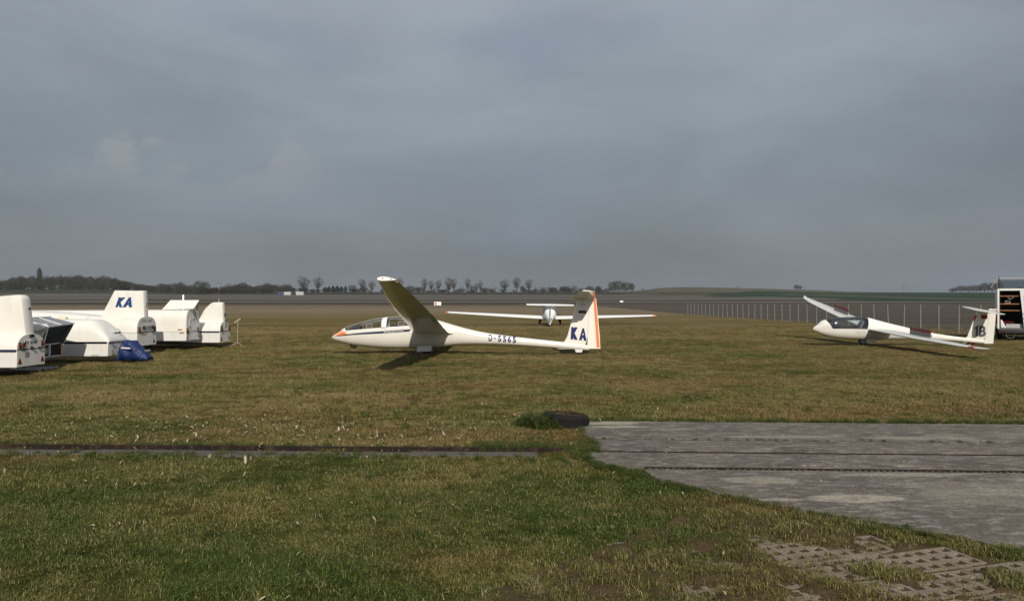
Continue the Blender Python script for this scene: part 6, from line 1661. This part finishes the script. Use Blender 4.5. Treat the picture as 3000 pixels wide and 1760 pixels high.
x = rg.uniform(-8, .7, 330); rd = np.array([rail_d(q) for q in x]); side = rg.random(330) < .55; tufts(x, np.where(side, rd + rg.uniform(.06, .2, 330), rd - rg.uniform(.23, .5, 330)), rg.uniform(.35, .85, 330))
x = rg.uniform(.36, .64, 110); tufts(x, rg.uniform(9.70, 9.86, 110), rg.uniform(.9, 1.7, 110) * (1.25 - .9 * (x - .36) / .28).clip(.4))
x = rg.uniform(-.4, 1.0, 160); tufts(x, 8.55 + rg.normal(0, .22, 160), rg.uniform(.35, .8, 160))
x = rg.uniform(1.0, 8, 60); tufts(x, np.array([line_d(9.0, q) for q in x]) + rg.uniform(0, .05, 60), rg.uniform(.18, .4, 60))
x, d_ = turf_points(3.6, 14, 3.2); ok = clear_of(x, d_) & ~in_poly(PAVER_ZONE, x, d_); g_ = vnoise(x, d_, .9, 9.1) > .05; ok &= g_; tufts(x[ok], d_[ok], rg.uniform(.4, .85, ok.sum()))
scatter('tall_grass', np.concatenate(P_).tolist(), np.concatenate(S_), long_c, 'longer green tufts fringing the apron, rail and tyre')

# fallen leaves: far too many to count
def leaf_mat():
    m, nt, N, L, B = nmat('dry_leaf'); a = N.new('ShaderNodeAttribute'); a.attribute_name = 'tone'
    r = N.new('ShaderNodeValToRGB'); s = N.new('ShaderNodeSeparateColor'); L.new(a.outputs['Color'], s.inputs[0]); L.new(s.outputs[0], r.inputs[0])
    r.color_ramp.elements[0].color = (.13, .095, .055, 1); r.color_ramp.elements[1].color = (.40, .36, .27, 1); e = r.color_ramp.elements.new(.6); e.color = (.23, .19, .12, 1)
    L.new(r.outputs[0], B.inputs['Base Color']); B.inputs['Roughness'].default_value = .8; B.inputs['Specular IOR Level'].default_value = .15; return m
M['leaf'] = leaf_mat()
lv = []; lf = []; lt_ = []
rl = random.Random(12)
def add_leaf(x, y, z, L_, tone):
    a = rl.uniform(0, 2*PI); tilt = rl.uniform(-1.0, 1.0); roll = rl.uniform(-.6, .6); curl = rl.uniform(.1, .8) * L_
    mtx = Matrix.Rotation(a, 3, 'Z') @ Matrix.Rotation(tilt, 3, 'Y') @ Matrix.Rotation(roll, 3, 'X'); b = len(lv)
    for u, w in ((-.5, 0), (-.2, .15), (.2, .13), (.5, 0), (.2, -.12), (-.2, -.16), (0, 0)):
        c = curl * (abs(w) * 2) * .5 + curl * abs(u) * .3; q = mtx @ Vector((u * L_, w * L_, c)); lv.append((x + q.x, y + q.y, z + q.z)); lt_.extend((tone, 0, 0, 1))
    for k in range(6): lf.append((b + k, b + (k + 1) % 6, b + 6))
n = 0
while n < 900:
    if rl.random() < .66:
        y = rl.gauss(9.6, .75); x = rl.gauss(-3.2, 2.3)
    else:
        y = rl.uniform(3.9, 14); x = rl.uniform(-1, .35) * (.7 * y + 1)
    if not (3.8 < y < 24) or in_poly(PAVE, np.array([x]), np.array([y]))[0]: continue
    if x > 1.5 and rl.random() < .8: continue
    add_leaf(x, y, rl.uniform(.02, .045), rl.uniform(.03, .075) * (1 if y > 7 else .7), rl.random() ** (.8)); n += 1
for k in range(160):
    y = rl.uniform(10.5, 24); x = rl.uniform(-.68, .68) * y; add_leaf(x, y, rl.uniform(.02, .04), rl.uniform(.03, .06), .5 + .5 * rl.random())
for k in range(70):     # crumbs and chips on the apron
    x = 1.0 + rl.expovariate(.7); y = rl.uniform(6.8, 10.1)
    if in_poly(PAVE, np.array([x - .1]), np.array([y]))[0]: add_leaf(x, y, .026, rl.uniform(.012, .035), .6 + .4 * rl.random())
me = bpy.data.meshes.new('leaf_litter'); me.from_pydata(lv, [], lf); at = me.color_attributes.new('tone', 'FLOAT_COLOR', 'POINT'); at.data.foreach_set('color', lt_)
o = mobj('leaf_litter', me, M['leaf']); tag(o, 'pale dry leaves scattered over the grass', 'leaves', kind='stuff')
# one big crumpled leaf by the kerb strip
lv = []; lf = []; lt_ = []
add_leaf(0, 0, .04, .11, .95); add_leaf(.04, .02, .05, .09, 1.0); add_leaf(-.02, -.01, .045, .06, .9)
me = bpy.data.meshes.new('crumpled_leaf'); me.from_pydata(lv, [], lf); at = me.color_attributes.new('tone', 'FLOAT_COLOR', 'POINT'); at.data.foreach_set('color', lt_)
o = mobj('crumpled_leaf', me, M['leaf']); o.location = (-2.72, 7.68, 0); tag(o, 'big pale crumpled leaf lying in front of the rail', 'leaf')

# ------------------------------------------------------------------ haze
hb = MB(); hb.box(-2250, 2250, -60, 1870, -2.5, 60); hz = hb.build('haze', None)
hm = bpy.data.materials.new('thin_haze'); hm.use_nodes = True; N = hm.node_tree.nodes; N.clear()
ho = N.new('ShaderNodeOutputMaterial'); pv = N.new('ShaderNodeVolumePrincipled')
pv.inputs['Color'].default_value = (.80, .86, .93, 1); pv.inputs['Density'].default_value = 0.00008; pv.inputs['Anisotropy'].default_value = 0.0
hm.node_tree.links.new(pv.outputs[0], ho.inputs['Volume']); hz.data.materials.append(hm)
tag(hz, kind='stuff')
